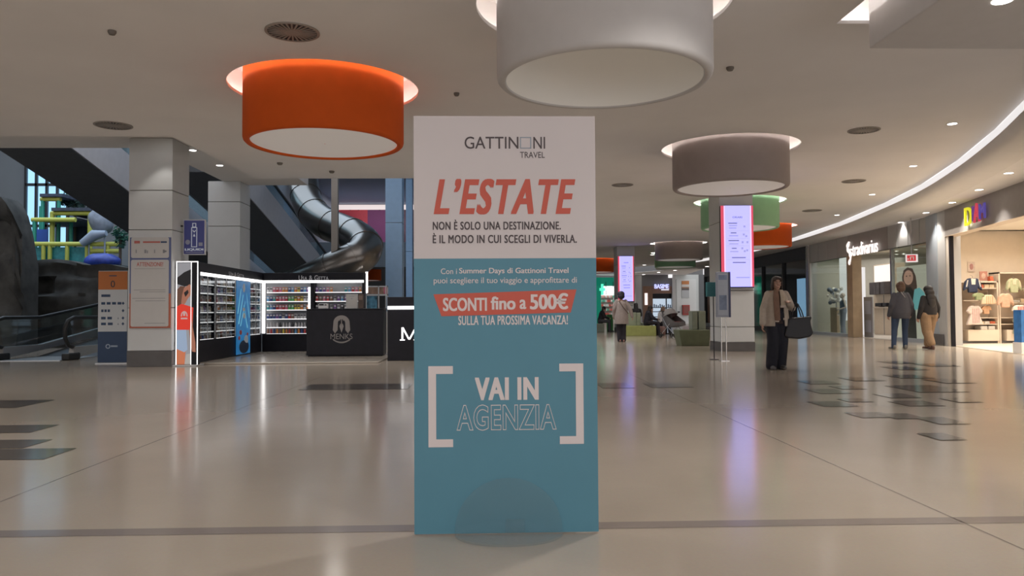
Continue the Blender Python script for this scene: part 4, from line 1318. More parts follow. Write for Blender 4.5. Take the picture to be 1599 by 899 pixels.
c = cf(118, 313, 31.2); leafy('artificial_tree', 'dark leafy artificial tree behind the climbing frame', (c.x, c.y, c.z), (.75, .5, .38), 260, (.03, .07, .055), 1)
c = cf(188, 368, 27.2); leafy('artificial_shrub', 'green artificial shrub at the right end of the play deck', (c.x, c.y, c.z), (.24, .24, .42), 120, (.05, .17, .12), 2)

# ------------------------------------------------------------------ steel tube slide
cp_ = [(470, 240, 27), (472, 268, 26.6), (475, 290, 26.2), (479, 312, 25.7), (489, 332, 25.1), (508, 348, 24.5), (534, 359, 24.0), (558, 370, 23.3), (571, 384, 22.8), (562, 400, 22.3), (537, 412, 22.2), (508, 426, 22.3), (474, 442, 22.7), (440, 455, 23.2)]
ctrl = [tuple(dp(*q)) for q in cp_]
def cat3(c, k=6):
    out = []
    for i in range(len(c) - 1):
        a, b, d, f = [Vector(c[j]) for j in (max(i - 1, 0), i, i + 1, min(i + 2, len(c) - 1))]
        for j in range(k):
            t_ = j / k
            out.append(.5 * ((2 * b) + (d - a) * t_ + (2 * a - 5 * b + 4 * d - f) * t_ ** 2 + (3 * b - a - 3 * d + f) * t_ ** 3))
    out.append(Vector(c[-1]))
    return out
path = cat3(ctrl)
base = Vector((path[-1].x, path[-1].y, 0))
t = thing('tube_slide', 'shiny steel tube slide spiralling down behind the kiosk', 'slide', base)
m_slide = mat('slide_steel', (.18, .165, .15), .28, 1.0)
b = MB(); b.tube([p - base for p in path], .50, 28); obj('tube', b, m_slide, t, smooth=60)
for i in range(8, len(path) - 4, 8):
    d = (path[i + 1] - path[i - 1]).normalized() * .035
    b = MB(); b.tube([path[i] - base - d, path[i] - base + d], .518, 28); obj('flange', b, m_slide, t, smooth=40)
b = MB(); b.cyl((0, 0, 0), path[-1] - base - Vector((0, 0, .3)), .08); obj('support_post', b, m_darkmetal, t)
p = dp(523, 480, 22.0)
b = MB(); b.box((p.x - .09, p.y - .09, 0), (p.x + .09, p.y + .09, 7.5))
tag(obj('steel_post', b, mat('post_brown_grey', (.24, .22, .20), .5, .3)), 'slim square grey post standing in front of the tube slide', 'post')
# ------------------------------------------------------------------ fashion shop, right of the walking woman
m_fgrey = mat('facade_grey', (.44, .44, .44), .5, var=.03, vscale=1.2)
m_fdark = mat('facade_taupe', (.32, .30, .29), .55, var=.04)
m_wood = mat('pale_wood', (.42, .31, .20), .5, var=.12, vscale=3)
m_shopglass = glass('shop_glass', (.88, .93, .90), .90, .01)
m_blueg2 = mat('facade_blue_grey', (.34, .38, .43), .4, var=.03)
A2_, B2_ = Vector((FA.x, FA.y, 0)), Vector((FB.x, FB.y, 0))
ax = (B2_ - A2_).normalized()
ang = math.atan2(ax.y, ax.x)
LS = (B2_ - A2_).length
inw = Vector((-ax.y, ax.x, 0))
def fx(px, py=480):
    return (pp(px, py, FA, FB) - A2_).dot(ax)
def fz(px, py):
    return pp(px, py, FA, FB).z
def floc(x, y=0, z=0):
    return A2_ + ax * x + inw * y + Vector((0, 0, z))
HZ = 3.08
def FBox(name, lo, hi, m, lab=None, bevel=0):
    """a box given in the shopfront's own axes, as a structure"""
    mb = MB(); mb.box(lo, hi)
    o = obj(name, mb, m, bevel=bevel); o.location = A2_; o.rotation_euler = (0, 0, ang)
    return struct(o, lab)
t = thing('shopfront', 'grey panelled fashion shopfront with glass windows and a lit name sign', 'shopfront', A2_, ang)
t['kind'] = 'structure'
xs = [fx(q) for q in (1266, 1279, 1293.5, 1308.5, 1325, 1388, 1402.5, 1420, 1438, 1449)]
for a, b_ in zip(xs, xs[1:]):
    mb = MB(); mb.box((a + .012, 0, HZ), (b_ - .012, .15, ZO)); obj('header_panel', mb, m_fdark if abs(a - fx(1325)) < .01 else m_fgrey, t, bevel=.006)
mb = MB(); mb.box((0, .02, HZ), (LS, .2, ZO)); obj('header_core', mb, m_joint, t)
mb = MB(); mb.box((fx(1325), -.05, 0), (fx(1334), .3, HZ)); obj('door_post', mb, m_wood, t, bevel=.01, label='pale wooden door post')
mb = MB(); mb.box((fx(1391), .0, 0), (fx(1393), .12, HZ)); obj('door_post', mb, m_chrome, t)
for a, b_ in [(1266, 1325), (1393, 1449)]:
    mb = MB(); mb.box((fx(a), .05, .12), (fx(b_), .065, HZ)); obj('window_pane', mb, m_shopglass, t)
    mb = MB(); mb.box((fx(a), 0, 0), (fx(b_), .12, .12)); obj('sill', mb, m_blueg2, t)
mb = MB(); mb.cyl((-.25, .1, 0), (-.25, .1, ZO), .16, None, 20); obj('round_column', mb, m_chrome, t, smooth=40, label='silver round column')
mb = MB(); mb.box((-.08, 0, 0), (.02, .3, ZO)); obj('side_post', mb, m_fgrey, t)
sg = thing('shop_sign', 'warm white lit letters of the fashion shop name on the grey header', 'sign', floc(fx(1327), -.06, 0), ang)
m_sl = glow('sign_letters_warm', (1, .87, .82), 1.15)
z0 = fz(1350, 401.5); z1 = fz(1350, 381)
xw = fx(1376) - fx(1327)
lettering('sign_lettering', 'tradivarius', xw * .2, xw, z0 + .1, z1 + .1, 0, m_sl, sg, .006, depth=.03)
lettering('sign_lettering', 's', xw * .09, xw * .19, z0 + .1, z0 + .1 + (z1 - z0) * .62, 0, m_sl, sg, .006, depth=.03)
b = MB(); path = [(xw * .07 + .2 * math.sin(a_) * .7, .0, z0 - .12 + .78 * a_ / 6.3) for a_ in [6.3 * k / 24 for k in range(25)]]
b.tube(path, [.05 + .012 * math.sin(k) for k in range(25)], 8); b.ball((xw * .07, 0, z0 - .14), (.09, .03, .07)); obj('clef_letter', b, m_sl, sg, smooth=50)
# interior
FBox('floor_fashion_shop', (-.3, .12, 0), (LS, 7, .01), mat('shop_floor_pale', (.40, .37, .33), .3, var=.03))
FBox('wall_fashion_back', (-.3, 6.0, 0), (LS, 6.2, ZO), mat('shop_wall_warm', (.44, .43, .38), .7, var=.03))
FBox('wall_fashion_far', (-.3, .3, 0), (-.15, 6.0, ZO), MATS['shop_wall_warm'])
FBox('ceiling_fashion_shop', (-.3, .2, 3.42), (LS, 6, 3.5), mat('shop_ceiling', (.36, .35, .30), .8))
for (px, py) in [(1285, 416.5), (1400, 391.5), (1430, 389.5), (1411, 395.5), (1386, 399), (1385, 403), (1394, 407)]:
    p = zp(px, py, 3.42)
    q = (p - A2_).dot(inw)
    if q < .4 or q > 5.8:
        d = ray(px, py); q = 1.5
        k = ((A2_ + inw * q) - Vector((0, 0, 0))).dot(inw) / d.dot(inw); p = CAM + d * k; p.z = 3.42
    u_ = (p - A2_).dot(ax)
    p += ax * (min(max(u_, .2), LS - .2) - u_); p.z = 3.42
    tt = thing('shop_spotlight', 'small lit spotlight in the fashion shop ceiling', 'spotlight', p, 0, 'fashion shop ceiling spotlights')
    mb = MB(); mb.lathe([(.07, -.002), (.001, -.002)], 16); obj('lens', mb, m_down, tt)
    mb = MB(); mb.lathe([(.1, 0), (.1, -.01), (.07, -.01), (.07, -.001)], 16); obj('trim_ring', mb, m_white, tt)
def deep(px, depth, z=0.0):
    o = A2_ + inw * depth
    d = ray(px, 480)
    p = CAM + d * (o.dot(inw) / d.dot(inw))
    return Vector((p.x, p.y, z))
def inbox(name, label, cat, px0, px1, py0, py1, depth, thick, m, parts=None):
    """upright box inside the shop, parallel to the window, at a depth behind it"""
    o = A2_ + inw * depth
    def at(px, py):
        d = ray(px, py); k = o.dot(inw) / d.dot(inw) ; return CAM + d * k
    pa, pb = at(px0, py1), at(px1, py0)
    xa, xb = (pa - A2_).dot(ax), (pb - A2_).dot(ax)
    z0, z1 = max(.012, pa.z), pb.z
    if py1 > 500: z0 = .012
    t = thing(name, label, cat, floc((xa + xb) / 2, depth, z0), ang)
    mb = MB(); mb.box((-(xb - xa) / 2, 0, 0), ((xb - xa) / 2, thick, z1 - z0)); obj('body', mb, m, t, bevel=.008)
    return t, xb - xa, z1 - z0
m_lit = glow('lit_white_panel', (.95, .92, .92), .72)
inbox('light_panel', 'tall pale lit panel inside the left shop window', 'panel', 1312, 1324, 394, 500, .75, .08, m_lit)
inbox('light_panel', 'tall white lit panel just inside the shop entrance', 'panel', 1336, 1347, 417, 520, 1.3, .1, m_lit)
for (a, b_, l) in [(1349.5, 1361.5, 'grey security gate at the fashion shop entrance')]:
    t, w_, h_ = inbox('security_gate', l, 'security gate', a, b_, 463, 521, .5, .04, mat('gate_grey', (.30, .30, .33), .4))
    for k in (0, 1):
        mb = MB(); mb.box((-w_ * .36, -.01, h_ * (.12 + .45 * k)), (w_ * .36, 0, h_ * (.42 + .48 * k))); obj('gate_panel', mb, mat('gate_pale', (.42, .46, .58), .3), t)
t, w_, h_ = inbox('display_cabinet', 'tall beige cabinet with a lit top and dark clothes inside the fashion shop', 'cabinet', 1366, 1393, 410, 533, 2.2, .5, mat('cabinet_beige', (.52, .42, .32), .5, var=.04))
mb = MB(); mb.box((-w_ * .43, -.02, h_ * .75), (w_ * .43, 0, h_ * .985)); obj('lit_panel', mb, glow('cabinet_lit_panel', (1, .93, .84), .95), t)
rn = random.Random(5)
for k in range(9):
    x = -w_ * .42 + w_ * .84 * (k + .5) / 9
    mb = MB(); mb.box((x - w_ * .044, -.22 - rn.uniform(0, .05), h_ * .57), (x + w_ * .044, -.01, h_ * .745)); obj('hanging_garment', mb, mat('dark_cloth', (.06, .05, .05), .8, var=.2), t, bevel=.02)
for (x0, x1) in [(-.25, .1), (.15, .35)]:
    mb = MB(); mb.box((x0 * w_, -.16, h_ * .4), (x1 * w_, -.02, h_ * .45)); obj('handbag', mb, m_black, t, bevel=.03)
mb = MB(); mb.box((-w_ * .48, -.2, h_ * .375), (w_ * .48, 0, h_ * .39)); obj('shelf', mb, mat('cabinet_edge', (.35, .28, .22), .5), t)
mb = MB(); mb.box((w_ * .02, -.005, 0), (w_ * .05, 0, h_ * .56)); obj('door_gap', mb, m_joint, t)
# poster of a woman's face in the right window
t, w_, h_ = inbox('poster', 'large window poster of a smiling woman with long dark hair', 'poster', 1402, 1446, 412, 530, .7, .04, mat('poster_beige', (.5, .48, .42), .6, var=.04, emit=(.5, .47, .40), es=.65))
def flatp(nm, pts, m, y):
    mb = MB(); mb.fprism([((a - .5) * w_, c * h_) for a, c in pts], y, 0); obj(nm, mb, m, t)
def oval(cx, cz, rx, rz_, n=20): return [(cx + rx * math.cos(2 * pi * k / n), cz + rz_ * math.sin(2 * pi * k / n)) for k in range(n)]
flatp('hair_print', [(.22, .72), (.2, .86), (.26, .95), (.4, .985), (.56, .96), (.66, .86), (.7, .72), (.66, .6), (.3, .62)], mat('print_hair', (.10, .06, .05), .6, emit=(.10, .06, .05), es=.5), -.003)
flatp('face_print', oval(.42, .845, .16, .1), mat('print_skin', (.55, .33, .26), .6, emit=(.55, .32, .25), es=.55), -.006)
flatp('jumper_print', [(.2, .0), (.2, .62), (.35, .72), (.5, .72), (.62, .62), (.66, 0)], mat('print_greyblack', (.09, .085, .09), .7), -.005)
flatp('smile_print', [(.35, .80), (.42, .785), (.5, .80), (.42, .775)], mat('print_teeth', (.6, .5, .47), .6), -.008)
for x in (.36, .48):
    flatp('eye_print', oval(x, .865, .022, .008, 10), m_ink, -.008)
flatp('scarf_print', [(.55, .5), (.62, .68), (.78, .7), (.95, .62), (.75, .42), (.62, .4)], mat('print_teal', (.18, .48, .52), .6, emit=(.2, .5, .55), es=.5), -.007)
# exit sign
ex_ = thing('exit_sign', 'small white and red sign projecting above the right shop window', 'sign', floc(fx(1443.5), -.35, 0), -.25)
z0, z1 = fz(1443, 409), fz(1443, 396.5)
b = MB(); b.box((-.17, -.03, z0), (.17, .03, z1)); obj('body', b, glow('exit_white', (1, .88, .86), .7), ex_, bevel=.01)
b = MB(); b.box((-.14, -.036, z0 + .04), (.11, -.03, z1 - .03)); obj('panel', b, glow('exit_red', (.7, .05, .06), .7), ex_)
b = MB()
for (x0, x1, a_, c_) in [(-.12, -.095, .15, .5), (-.06, -.03, .15, .8), (.03, .06, .15, .8), (-.06, .06, .7, .85)]:
    b.box((x0, -.04, z0 + .05 + a_ * (z1 - z0 - .1)), (x1, -.036, z0 + .05 + c_ * (z1 - z0 - .1)))
obj('pictogram', b, m_white, ex_)
b = MB(); b.cyl((0, 0, z1), (0, 0, ZO), .015, None, 8); obj('hanger', b, m_chrome, ex_)
# window dressing: wooden plinth and flowers (the figure itself comes with the people)
inbox('display_plinth', 'pale wooden plinth beside the mannequin in the left window', 'plinth', 1297, 1306.5, 480, 520, .62, .1, m_wood)
cfl = deep(1306, .72)
t = thing('flower_arrangement', 'white flower arrangement behind the mannequin in the left window', 'flowers', cfl, ang)
rn = random.Random(11)
b = MB(); b.tube([(0, 0, .012), (0, 0, 1.45)], .03, 8); b.lathe([(.001, .012), (.22, .012), (.22, .03), (.001, .05)], 18); obj('stand', b, m_chrome, t)
for k in range(26):
    p = Vector((rn.uniform(-.75, .75), rn.uniform(-.15, .15), 1.62 + rn.uniform(-.3, .3)))
    b = MB(); b.ball(p, [rn.uniform(.06, .12)] * 3, 8, 5); b.tube([(0, 0, 1.4), p], .008, 5); obj('blossom', b, m_white if k % 3 else mat('blossom_dark', (.12, .15, .2), .7), t, smooth=60)
# ------------------------------------------------------------------ blue-grey pilaster between the shops and the kids' shop
C2_ = Vector((FC.x, FC.y, 0))
ax2 = (C2_ - B2_).normalized()
ang2 = math.atan2(ax2.y, ax2.x)
inw2 = Vector((-ax2.y, ax2.x, 0))
L2 = (C2_ - B2_).length
def kx(px): return (pp(px, 480, FB, FC) - B2_).dot(ax2)
t = thing('shopfront', 'grey shopfront of the kids shop with a wide opening at the right edge', 'shopfront', B2_, ang2)
t['kind'] = 'structure'
mb = MB(); mb.box((0, -.02, .0), (kx(1466), .4, ZO)); obj('pilaster', mb, m_blueg2, t, bevel=.008)
mb = MB(); mb.box((.02, -.05, 0), (kx(1474), -.02, .32)); obj('base_box', mb, m_plinth, t)
mb = MB(); mb.box((kx(1466), 0, 0), (kx(1478), .4, ZO)); obj('pier', mb, m_fgrey, t)
mb = MB(); mb.box((kx(1478), 0, 3.1), (L2 + 5.5, .25, ZO)); obj('header', mb, m_fdark, t)
mb = MB(); mb.box((kx(1478), -.01, 3.085), (L2 + 5.5, .3, 3.1)); obj('header_edge', mb, mat('warm_edge', (.6, .5, .4), .5), t)
mb = MB(); mb.box((kx(1478), .02, 0), (kx(1482), .1, 3.085)); obj('frame_jamb', mb, m_wood if False else mat('warm_white', (.66, .60, .53), .5), t)
mb = MB(); mb.box((kx(1482), .03, 0), (kx(1484), .12, 3.085)); obj('dark_jamb', mb, m_black, t)
mb = MB(); mb.box((L2 + 4.5, 0, 0), (L2 + 7.5, .25, ZO)); o = obj('wall_right', mb, m_fgrey); o.location = B2_; o.rotation_euler = (0, 0, ang2); struct(o)
# sign
sg = thing('shop_sign', 'row of coloured letters, yellow, purple, red and blue, on the kids shop header', 'sign', B2_ - inw2 * .05, ang2)
def kz(px, py): return pp(px, py, FB, FC).z
for (ch, p0_, p1_, q0, q1, col) in [('D', 1514.5, 1525.5, 350.5, 322, (.95, .88, .03)), ('P', 1526.5, 1530, 344, 320, (.16, .06, .25)), ('A', 1528.5, 1538.5, 345.5, 315.5, (.70, .07, .11)), ('M', 1537.5, 1547, 340, 316, (.11, .08, .34))]:
    me = glow('letter_' + ch.lower(), col, .75)
    lettering('sign_letter', ch, kx(p0_), kx(p1_), kz((p0_ + p1_) / 2, q0), kz((p0_ + p1_) / 2, q1), 0, me, sg, .012, depth=.04)
# interior of the kids' shop
YS = FB.y + .1
XS0 = FB.x + .45
m_kwall = mat('kids_wall', (.72, .62, .50), .7, var=.02)
w = MB(); w.box((XS0 - .3, YS, 0), (21, YS + .2, ZO)); struct(obj('wall_kids_far', w, m_kwall))
w = MB(); w.box((20.8, 8.4, 0), (21, YS, ZO)); struct(obj('wall_kids_back', w, m_kwall))
w = MB(); w.box((12.6, 8.2, 0), (21, 8.4, ZO)); struct(obj('wall_kids_near', w, m_kwall))
def kin(x, y): return tuple((B2_ + ax2 * x + inw2 * y).xy)
fp = [kin(kx(1484), .15), kin(L2 + 4.5, .15), (20.8, 8.4), (20.8, YS), (XS0, YS)]
w = MB(); w.prism(fp, 0, .012); struct(obj('floor_kids_shop', w, mat('kids_floor', (.66, .58, .48), .3, var=.02)))
w = MB(); w.prism(fp, 3.42, 3.5); struct(obj('ceiling_kids_shop', w, mat('kids_ceiling', (.75, .68, .58), .8)))
YF = YS - .45
def sx(px, Y=None): return yp(px, 480, Y or YF).x
def sz(px, py, Y=None): return yp(px, py, Y or YF).z
def unit(px0, px1, label, shelves, tp=425.5):
    x0, x1 = sx(px0), sx(px1)
    t = thing('display_shelf', label, 'display shelf', (x0, YF, .012))
    w_ = x1 - x0
    top = sz(px0, tp)
    mb = MB(); mb.box((0, .4, 0), (w_, .44, top)); obj('back_panel', mb, mat('unit_back', (.50, .41, .33), .6, var=.04), t)
    for x in (0, w_ - .04):
        mb = MB(); mb.box((x, 0, 0), (x + .04, .42, top)); obj('side_panel', mb, mat('unit_cream', (.68, .58, .47), .5), t)
    mb = MB(); mb.box((0, 0, top - .04), (w_, .44, top)); obj('top_panel', mb, MATS['unit_cream'], t)
    for (a, b_, py) in shelves:
        mb = MB(); z = sz(a, py) - .012; mb.box((max(.04, sx(a) - x0), .02, z - .025), (min(w_ - .04, sx(b_) - x0), .4, z)); obj('shelf', mb, MATS['unit_cream'], t)
    mb = MB(); z1 = sz(px0, 515.5); mb.box((.2, -.02, .07), (w_, .4, z1)); d_ = obj('drawer', mb, MATS['unit_cream'], t, bevel=.008)
    mb = MB(); mb.box((0, .03, 0), (w_, .4, .07)); obj('plinth', mb, m_plinth, t)
    return t
u1 = unit(1500, 1559.5, 'cream display shelf unit nearest the shop corner, with a navy jacket hanging', [(1506, 1529, 468.5), (1530, 1558, 449.5), (1528, 1558, 495.5), (1528, 1558, 505.5)], 439.7)
mb = MB(); mb.box((0, .3, sz(1500, 439.7) + .001), (sx(1521) - sx(1500), .44, sz(1500, 425.5))); obj('raised_back', mb, MATS['unit_cream'], u1)
unit(1560.5, 1640, 'second cream display shelf unit cut by the right edge of the picture', [(1580, 1636, 472), (1600, 1636, 450), (1562, 1636, 495.5), (1562, 1636, 505.5)])
def garment(name, label, cat, px0, px1, py0, py1, cols, shape='shirt', y=None, group=None):
    x0, x1 = sx(px0), sx(px1)
    z1, z0 = sz((px0 + px1) / 2, py0), sz((px0 + px1) / 2, py1)
    W_, H_ = x1 - x0, z1 - z0
    t = thing(name, label, cat, ((x0 + x1) / 2, (y or YF - .1), z0), 0, group)
    out = {'shirt': [(-.26, 0), (-.28, .5), (-.36, .48), (-.5, .42), (-.46, .75), (-.3, .93), (-.14, 1), (0, .95)],
           'dress': [(-.5, 0), (-.26, .55), (-.36, .6), (-.48, .7), (-.3, .95), (-.14, 1), (0, .96)],
           'skirt': [(-.5, .1), (-.3, 0), (-.5, .12), (-.4, .55), (-.24, .95), (-.15, 1), (0, .98)],
           'jacket': [(-.24, 0), (-.27, .35), (-.5, .12), (-.5, .3), (-.42, .75), (-.26, .95), (-.12, 1), (0, .93)]}[shape]
    if shape == 'skirt':
        out = [(-.5, .08), (-.42, .5), (-.25, .92), (-.16, 1), (0, .98)]
    pts = [(x * W_, z * H_) for x, z in out] + [(-x * W_, z * H_) for x, z in reversed(out[:-1])]
    mb = MB(); mb.fprism(list(reversed(pts))[::-1], -.05, .05)
    mb2 = mb.mesh(name, cols[0])
    o = link('cloth', mb2, t)
    bv = o.modifiers.new('soft', 'BEVEL'); bv.width = .03; bv.segments = 3
    if len(cols) > 1:
        mb = MB()
        if shape == 'jacket':
            for s_ in (-1, 1):
                mb.fprism([(s_ * x * W_, z * H_) for x, z in ((.36, .4), (.42, .38), (.34, .85), (.28, .85))][::s_], -.056, -.05)
            mb.fprism([(x * W_, z * H_) for x, z in ((-.1, .55), (.1, .55), (.13, .95), (-.13, .95))], -.056, -.05)
        else:
            for k in range(4):
                x = -.18 + .12 * k
                mb.box((x * W_, -.056, .1 * H_), ((x + .05) * W_, -.05, .85 * H_))
        obj('trim', mb, cols[1], t)
    mb = MB(); mb.tube([(0, 0, H_ * .97), (0, 0, H_ + .06), (0, .1, H_ + .09)], .008, 6); obj('hanger_hook', mb, m_chrome, t)
    return t
C = lambda n, c: mat('cloth_' + n, c, .85, var=.12, vscale=14)
garment('jacket', 'navy and white child jacket hanging at the corner of the kids shop', 'jacket', 1502, 1530, 434, 457, [C('navy', (.03, .04, .08)), C('white', (.62, .58, .52))], 'jacket')
garment('hanging_shirt', 'green child top hanging below the navy jacket', 'shirt', 1511, 1529, 457.5, 468.5, [C('sage', (.26, .30, .16))], 'shirt', YF - .24)
garment('dress', 'white and pink child dress hanging low at the shop corner', 'dress', 1505, 1531, 477, 507, [C('pale', (.60, .50, .45)), C('rose', (.5, .3, .28))], 'dress')
garment('skirt', 'cream and peach striped skirt hanging in the middle of the shelf unit', 'skirt', 1527, 1553, 460, 476, [C('cream', (.66, .52, .36)), C('peach', (.6, .36, .22))], 'skirt')
garment('jacket', 'peach child jacket hanging beside the striped skirt', 'jacket', 1549, 1574, 458, 480, [C('peach2', (.58, .36, .25))], 'jacket', YF - .24)
garment('jacket', 'pale green child jacket hanging high on the second unit', 'jacket', 1568, 1592, 434.5, 457, [C('mint', (.40, .42, .26)), C('cream', (.66, .52, .36))], 'jacket')
garment('jacket', 'pale green child jacket cut by the right picture edge', 'jacket', 1591, 1612, 436, 458, [C('mint', (.40, .42, .26))], 'jacket', YF - .25)
garment('hanging_shirt', 'white and red child top hanging on the second unit', 'shirt', 1571, 1594, 476, 493, [C('offwhite', (.62, .55, .48)), C('red', (.5, .08, .07))], 'shirt', YF - .26)
garment('dress', 'grey green child dress hanging low on the second unit', 'dress', 1577, 1595, 492, 521, [C('greygreen', (.34, .36, .27))], 'dress')
garment('shorts', 'small peach garment hanging under the striped skirt', 'shorts', 1532, 1548, 477, 490, [C('peach', (.6, .36, .22))], 'shirt', YF + .02)
rn = random.Random(9)
def folded(px0, px1, py, n, label, group, cols):
    for k in range(n):
        a = px0 + (px1 - px0) * k / n; b_ = px0 + (px1 - px0) * (k + .88) / n
        z = sz(px0, py) + .004
        mb = MB()
        h = .035
        for j in range(rn.choice((2, 3))):
            mb.box((sx(a), YF + .04, z + j * h), (sx(b_), YF + .33, z + (j + .92) * h))
        tag(obj('folded_clothes', mb, C(cols[k % len(cols)], {'orange_red': (.55, .14, .07), 'cream': (.66, .52, .36), 'white2': (.62, .58, .52), 'peach': (.6, .36, .22)}[cols[k % len(cols)]]), bevel=.008), label, 'folded clothes', group)
folded(1531, 1556, 449.5, 3, 'small folded clothes pile on the upper shelf behind the skirt', 'folded piles on the upper shelf', ['orange_red', 'cream', 'cream', 'orange_red'])
folded(1530, 1556, 505.5, 3, 'small folded clothes pile on the lower shelf above the drawer', 'folded piles on the lower shelf', ['cream', 'white2', 'orange_red', 'orange_red'])
folded(1532, 1556, 514.6, 2, 'small folded clothes pile lying on top of the cream drawer', 'folded piles on the drawer', ['white2', 'white2', 'cream'])
folded(1584, 1620, 471.9, 3, 'small folded clothes pile on the second unit shelf at the picture edge', 'folded piles on the second unit', ['white2', 'cream', 'white2'])
def pict(px0, px1, py0, py1, label, col, Y, col2):
    x0, x1 = sx(px0, Y), sx(px1, Y)
    t = thing('picture', label, 'picture', ((x0 + x1) / 2, Y, sz(px0, py1, Y)))
    h = sz(px0, py0, Y) - sz(px0, py1, Y); w_ = x1 - x0
    mb = MB(); mb.box((-w_ / 2, 0, 0), (w_ / 2, .02, h)); obj('card', mb, C('card' + str(px0), col), t)
    mb = MB(); mb.ball((0, 0, h * .5), (w_ * .28, .008, h * .32), 12, 6); obj('print', mb, C('prt' + str(px0), col2), t)
pict(1513, 1524, 408.5, 424, 'small pink picture on the kids shop wall above the shelf corner', (.62, .50, .42), YS - .03, (.42, .22, .2))
pict(1531, 1543, 423.5, 437.6, 'small reddish picture standing on the top shelf', (.42, .20, .15), YF + .2, (.55, .38, .3))
mb = MB(); x = sx(1553); z = sz(1551, 439.7) + .016; mb.box((x - .04, YF + .1, z), (x + .07, YF + .24, z + .08)); mb.box((x - .05, YF + .1, z + .08), (x + .05, YF + .22, z + .15))
tag(obj('gift_box', mb, C('orange_red', (.55, .14, .07)), bevel=.005), 'small orange red box on the top shelf beside the picture', 'box')
bs = yp(1597, 548, 0.1 + 16.6)
t = thing('display_stand', 'blue cardboard display stand at the right edge of the kids shop opening', 'display stand', (yp(1605, 480, 17.4).x, 17.4, .012))
mb = MB(); mb.box((-.17, 0, 0), (.17, .3, .25)); obj('base', mb, m_white, t)
mb = MB(); mb.box((-.15, .02, .25), (.15, .28, 1.0)); obj('body', mb, mat('stand_blue', (.04, .18, .48), .5, var=.2), t)
# ------------------------------------------------------------------ dark shopfront between the fashion shop and the far end
A3_, Z3_ = Vector((FZ.x, FZ.y, 0)), A2_ - ax * .45
ax3 = (Z3_ - A3_).normalized()
ang3 = math.atan2(ax3.y, ax3.x)
inw3 = Vector((-ax3.y, ax3.x, 0))
L3 = (Z3_ - A3_).length
m_dkglass = mat('dark_window', (.012, .016, .026), .06, spec=.8)
t = thing('shopfront', 'dark glazed shopfront behind the walking woman', 'shopfront', A3_, ang3)
t['kind'] = 'structure'
mb = MB(); mb.box((0, .1, 0), (L3, .3, ZO)); obj('dark_glazing', mb, m_dkglass, t)
mb = MB(); mb.box((0, 0, 3.3), (L3, .1, ZO)); obj('fascia', mb, mat('dark_fascia', (.03, .03, .05), .5), t)
for k in range(7):
    x = L3 * k / 6
    mb = MB(); mb.box((x - .05, 0, 0), (x + .05, .1, 3.3)); obj('mullion', mb, m_darkmetal, t)
mb = MB(); mb.box((0, .0, 0), (L3, .12, .2)); obj('sill', mb, m_darkmetal, t)
mb = MB(); mb.box((L3 - 1.15, .02, .25), (L3 - .25, .09, 2.45)); obj('display_screen', mb, glow('blue_display', (.22, .42, .62), .6), t, label='pale blue lit display')
# ------------------------------------------------------------------ far shops
YF6 = 60.0
def q6(px, py=480): return yp(px, py, YF6)
def fbox(mb, px0, px1, py0, py1, y0, y1, mi=0):
    a, b_ = q6(px0, py1), q6(px1, py0)
    z0 = 0 if py1 >= 505 else a.z
    return mb.box((a.x, YF6 + y0, z0), (b_.x, YF6 + y1, min(b_.z, ZO)), mi)
def ft(name, label, cat, px, z=0, y=0, group=None):
    return thing(name, label, cat, (q6(px).x, YF6 + y, z), 0, group)
def fpart(name, t, px0, px1, py0, py1, y0, y1, m, lab=None):
    mb = MB(); fbox(mb, px0, px1, py0, py1, y0, y1)
    o = t.location
    for i, p in enumerate(mb.v):
        mb.v[i] = p - o
    return obj(name, mb, m, t, label=lab)
w = MB(); w.box((-3, YF6 + 3.4, 0), (q6(1115).x + 1, YF6 + 3.6, ZO)); struct(obj('wall_far', w, m_grey))
w = MB(); w.box((q6(920).x - 12, YF6 + .2, 0), (q6(931).x, YF6 + .4, ZO)); struct(obj('wall_far_left', w, m_grey))
w = MB(); fbox(w, 1092, 1112, 400, 510, -.1, .2); struct(obj('wall_far_right', w, mat('dark_grey_wall', (.10, .11, .12), .6)))
# pharmacy
m_pg = glow('pharmacy_green', (.01, .25, .16), .55)
t = ft('pharmacy_front', 'green framed pharmacy front with a lit cross in the far background', 'shopfront', 945)
fpart('fascia', t, 930, 965, 433, 446, -.1, .2, m_pg)
fpart('side_frame', t, 931, 938, 433, 507, -.1, .2, m_pg)
fpart('interior', t, 938, 966, 446, 507, 2.0, 2.1, mat('pharmacy_wall', (.62, .60, .58), .6))
fpart('light_fitting', t, 938, 966, 446, 449, .5, 1.5, glow('pharmacy_light', (.9, 1, .97), 1.2))
rn = random.Random(21)
for k, py in enumerate((464, 471, 478, 485, 492, 499)):
    mb = MB()
    for j in range(8):
        a = 942 + j * 2.9
        fbox(mb, a, a + 2.3, py - 3.6, py, 1.75, 1.98, rn.choice((0, 1, 1, 2, 3)))
    for i, p in enumerate(mb.v):
        mb.v[i] = p - t.location
    obj('product_row', mb, [mat('far_red', (.55, .10, .08), .5), mat('far_white', (.7, .68, .66), .5), mat('far_pink', (.6, .32, .28), .5), mat('far_green', (.1, .35, .25), .5)], t)
o = q6(951.5, 453)
ls = ft('shop_sign', 'white lit pharmacy lettering beside the green cross', 'sign', 951.5, 0, -.25)
a, b_ = q6(944.5, 459), q6(959, 447.5)
lettering('sign_lettering', 'MEDI-', a.x - ls.location.x, b_.x - ls.location.x, a.z, b_.z, 0, glow('pharmacy_letters', (.85, 1, .97), 1.3), ls, .02, depth=.05)
mb = MB(); mb.box((-.3, .02, a.z - .02), (-.27, .17, q6(945, 440).z)); mb.box((.27, .02, a.z - .02), (.3, .17, q6(945, 440).z)); obj('hanger', mb, m_darkmetal, ls)
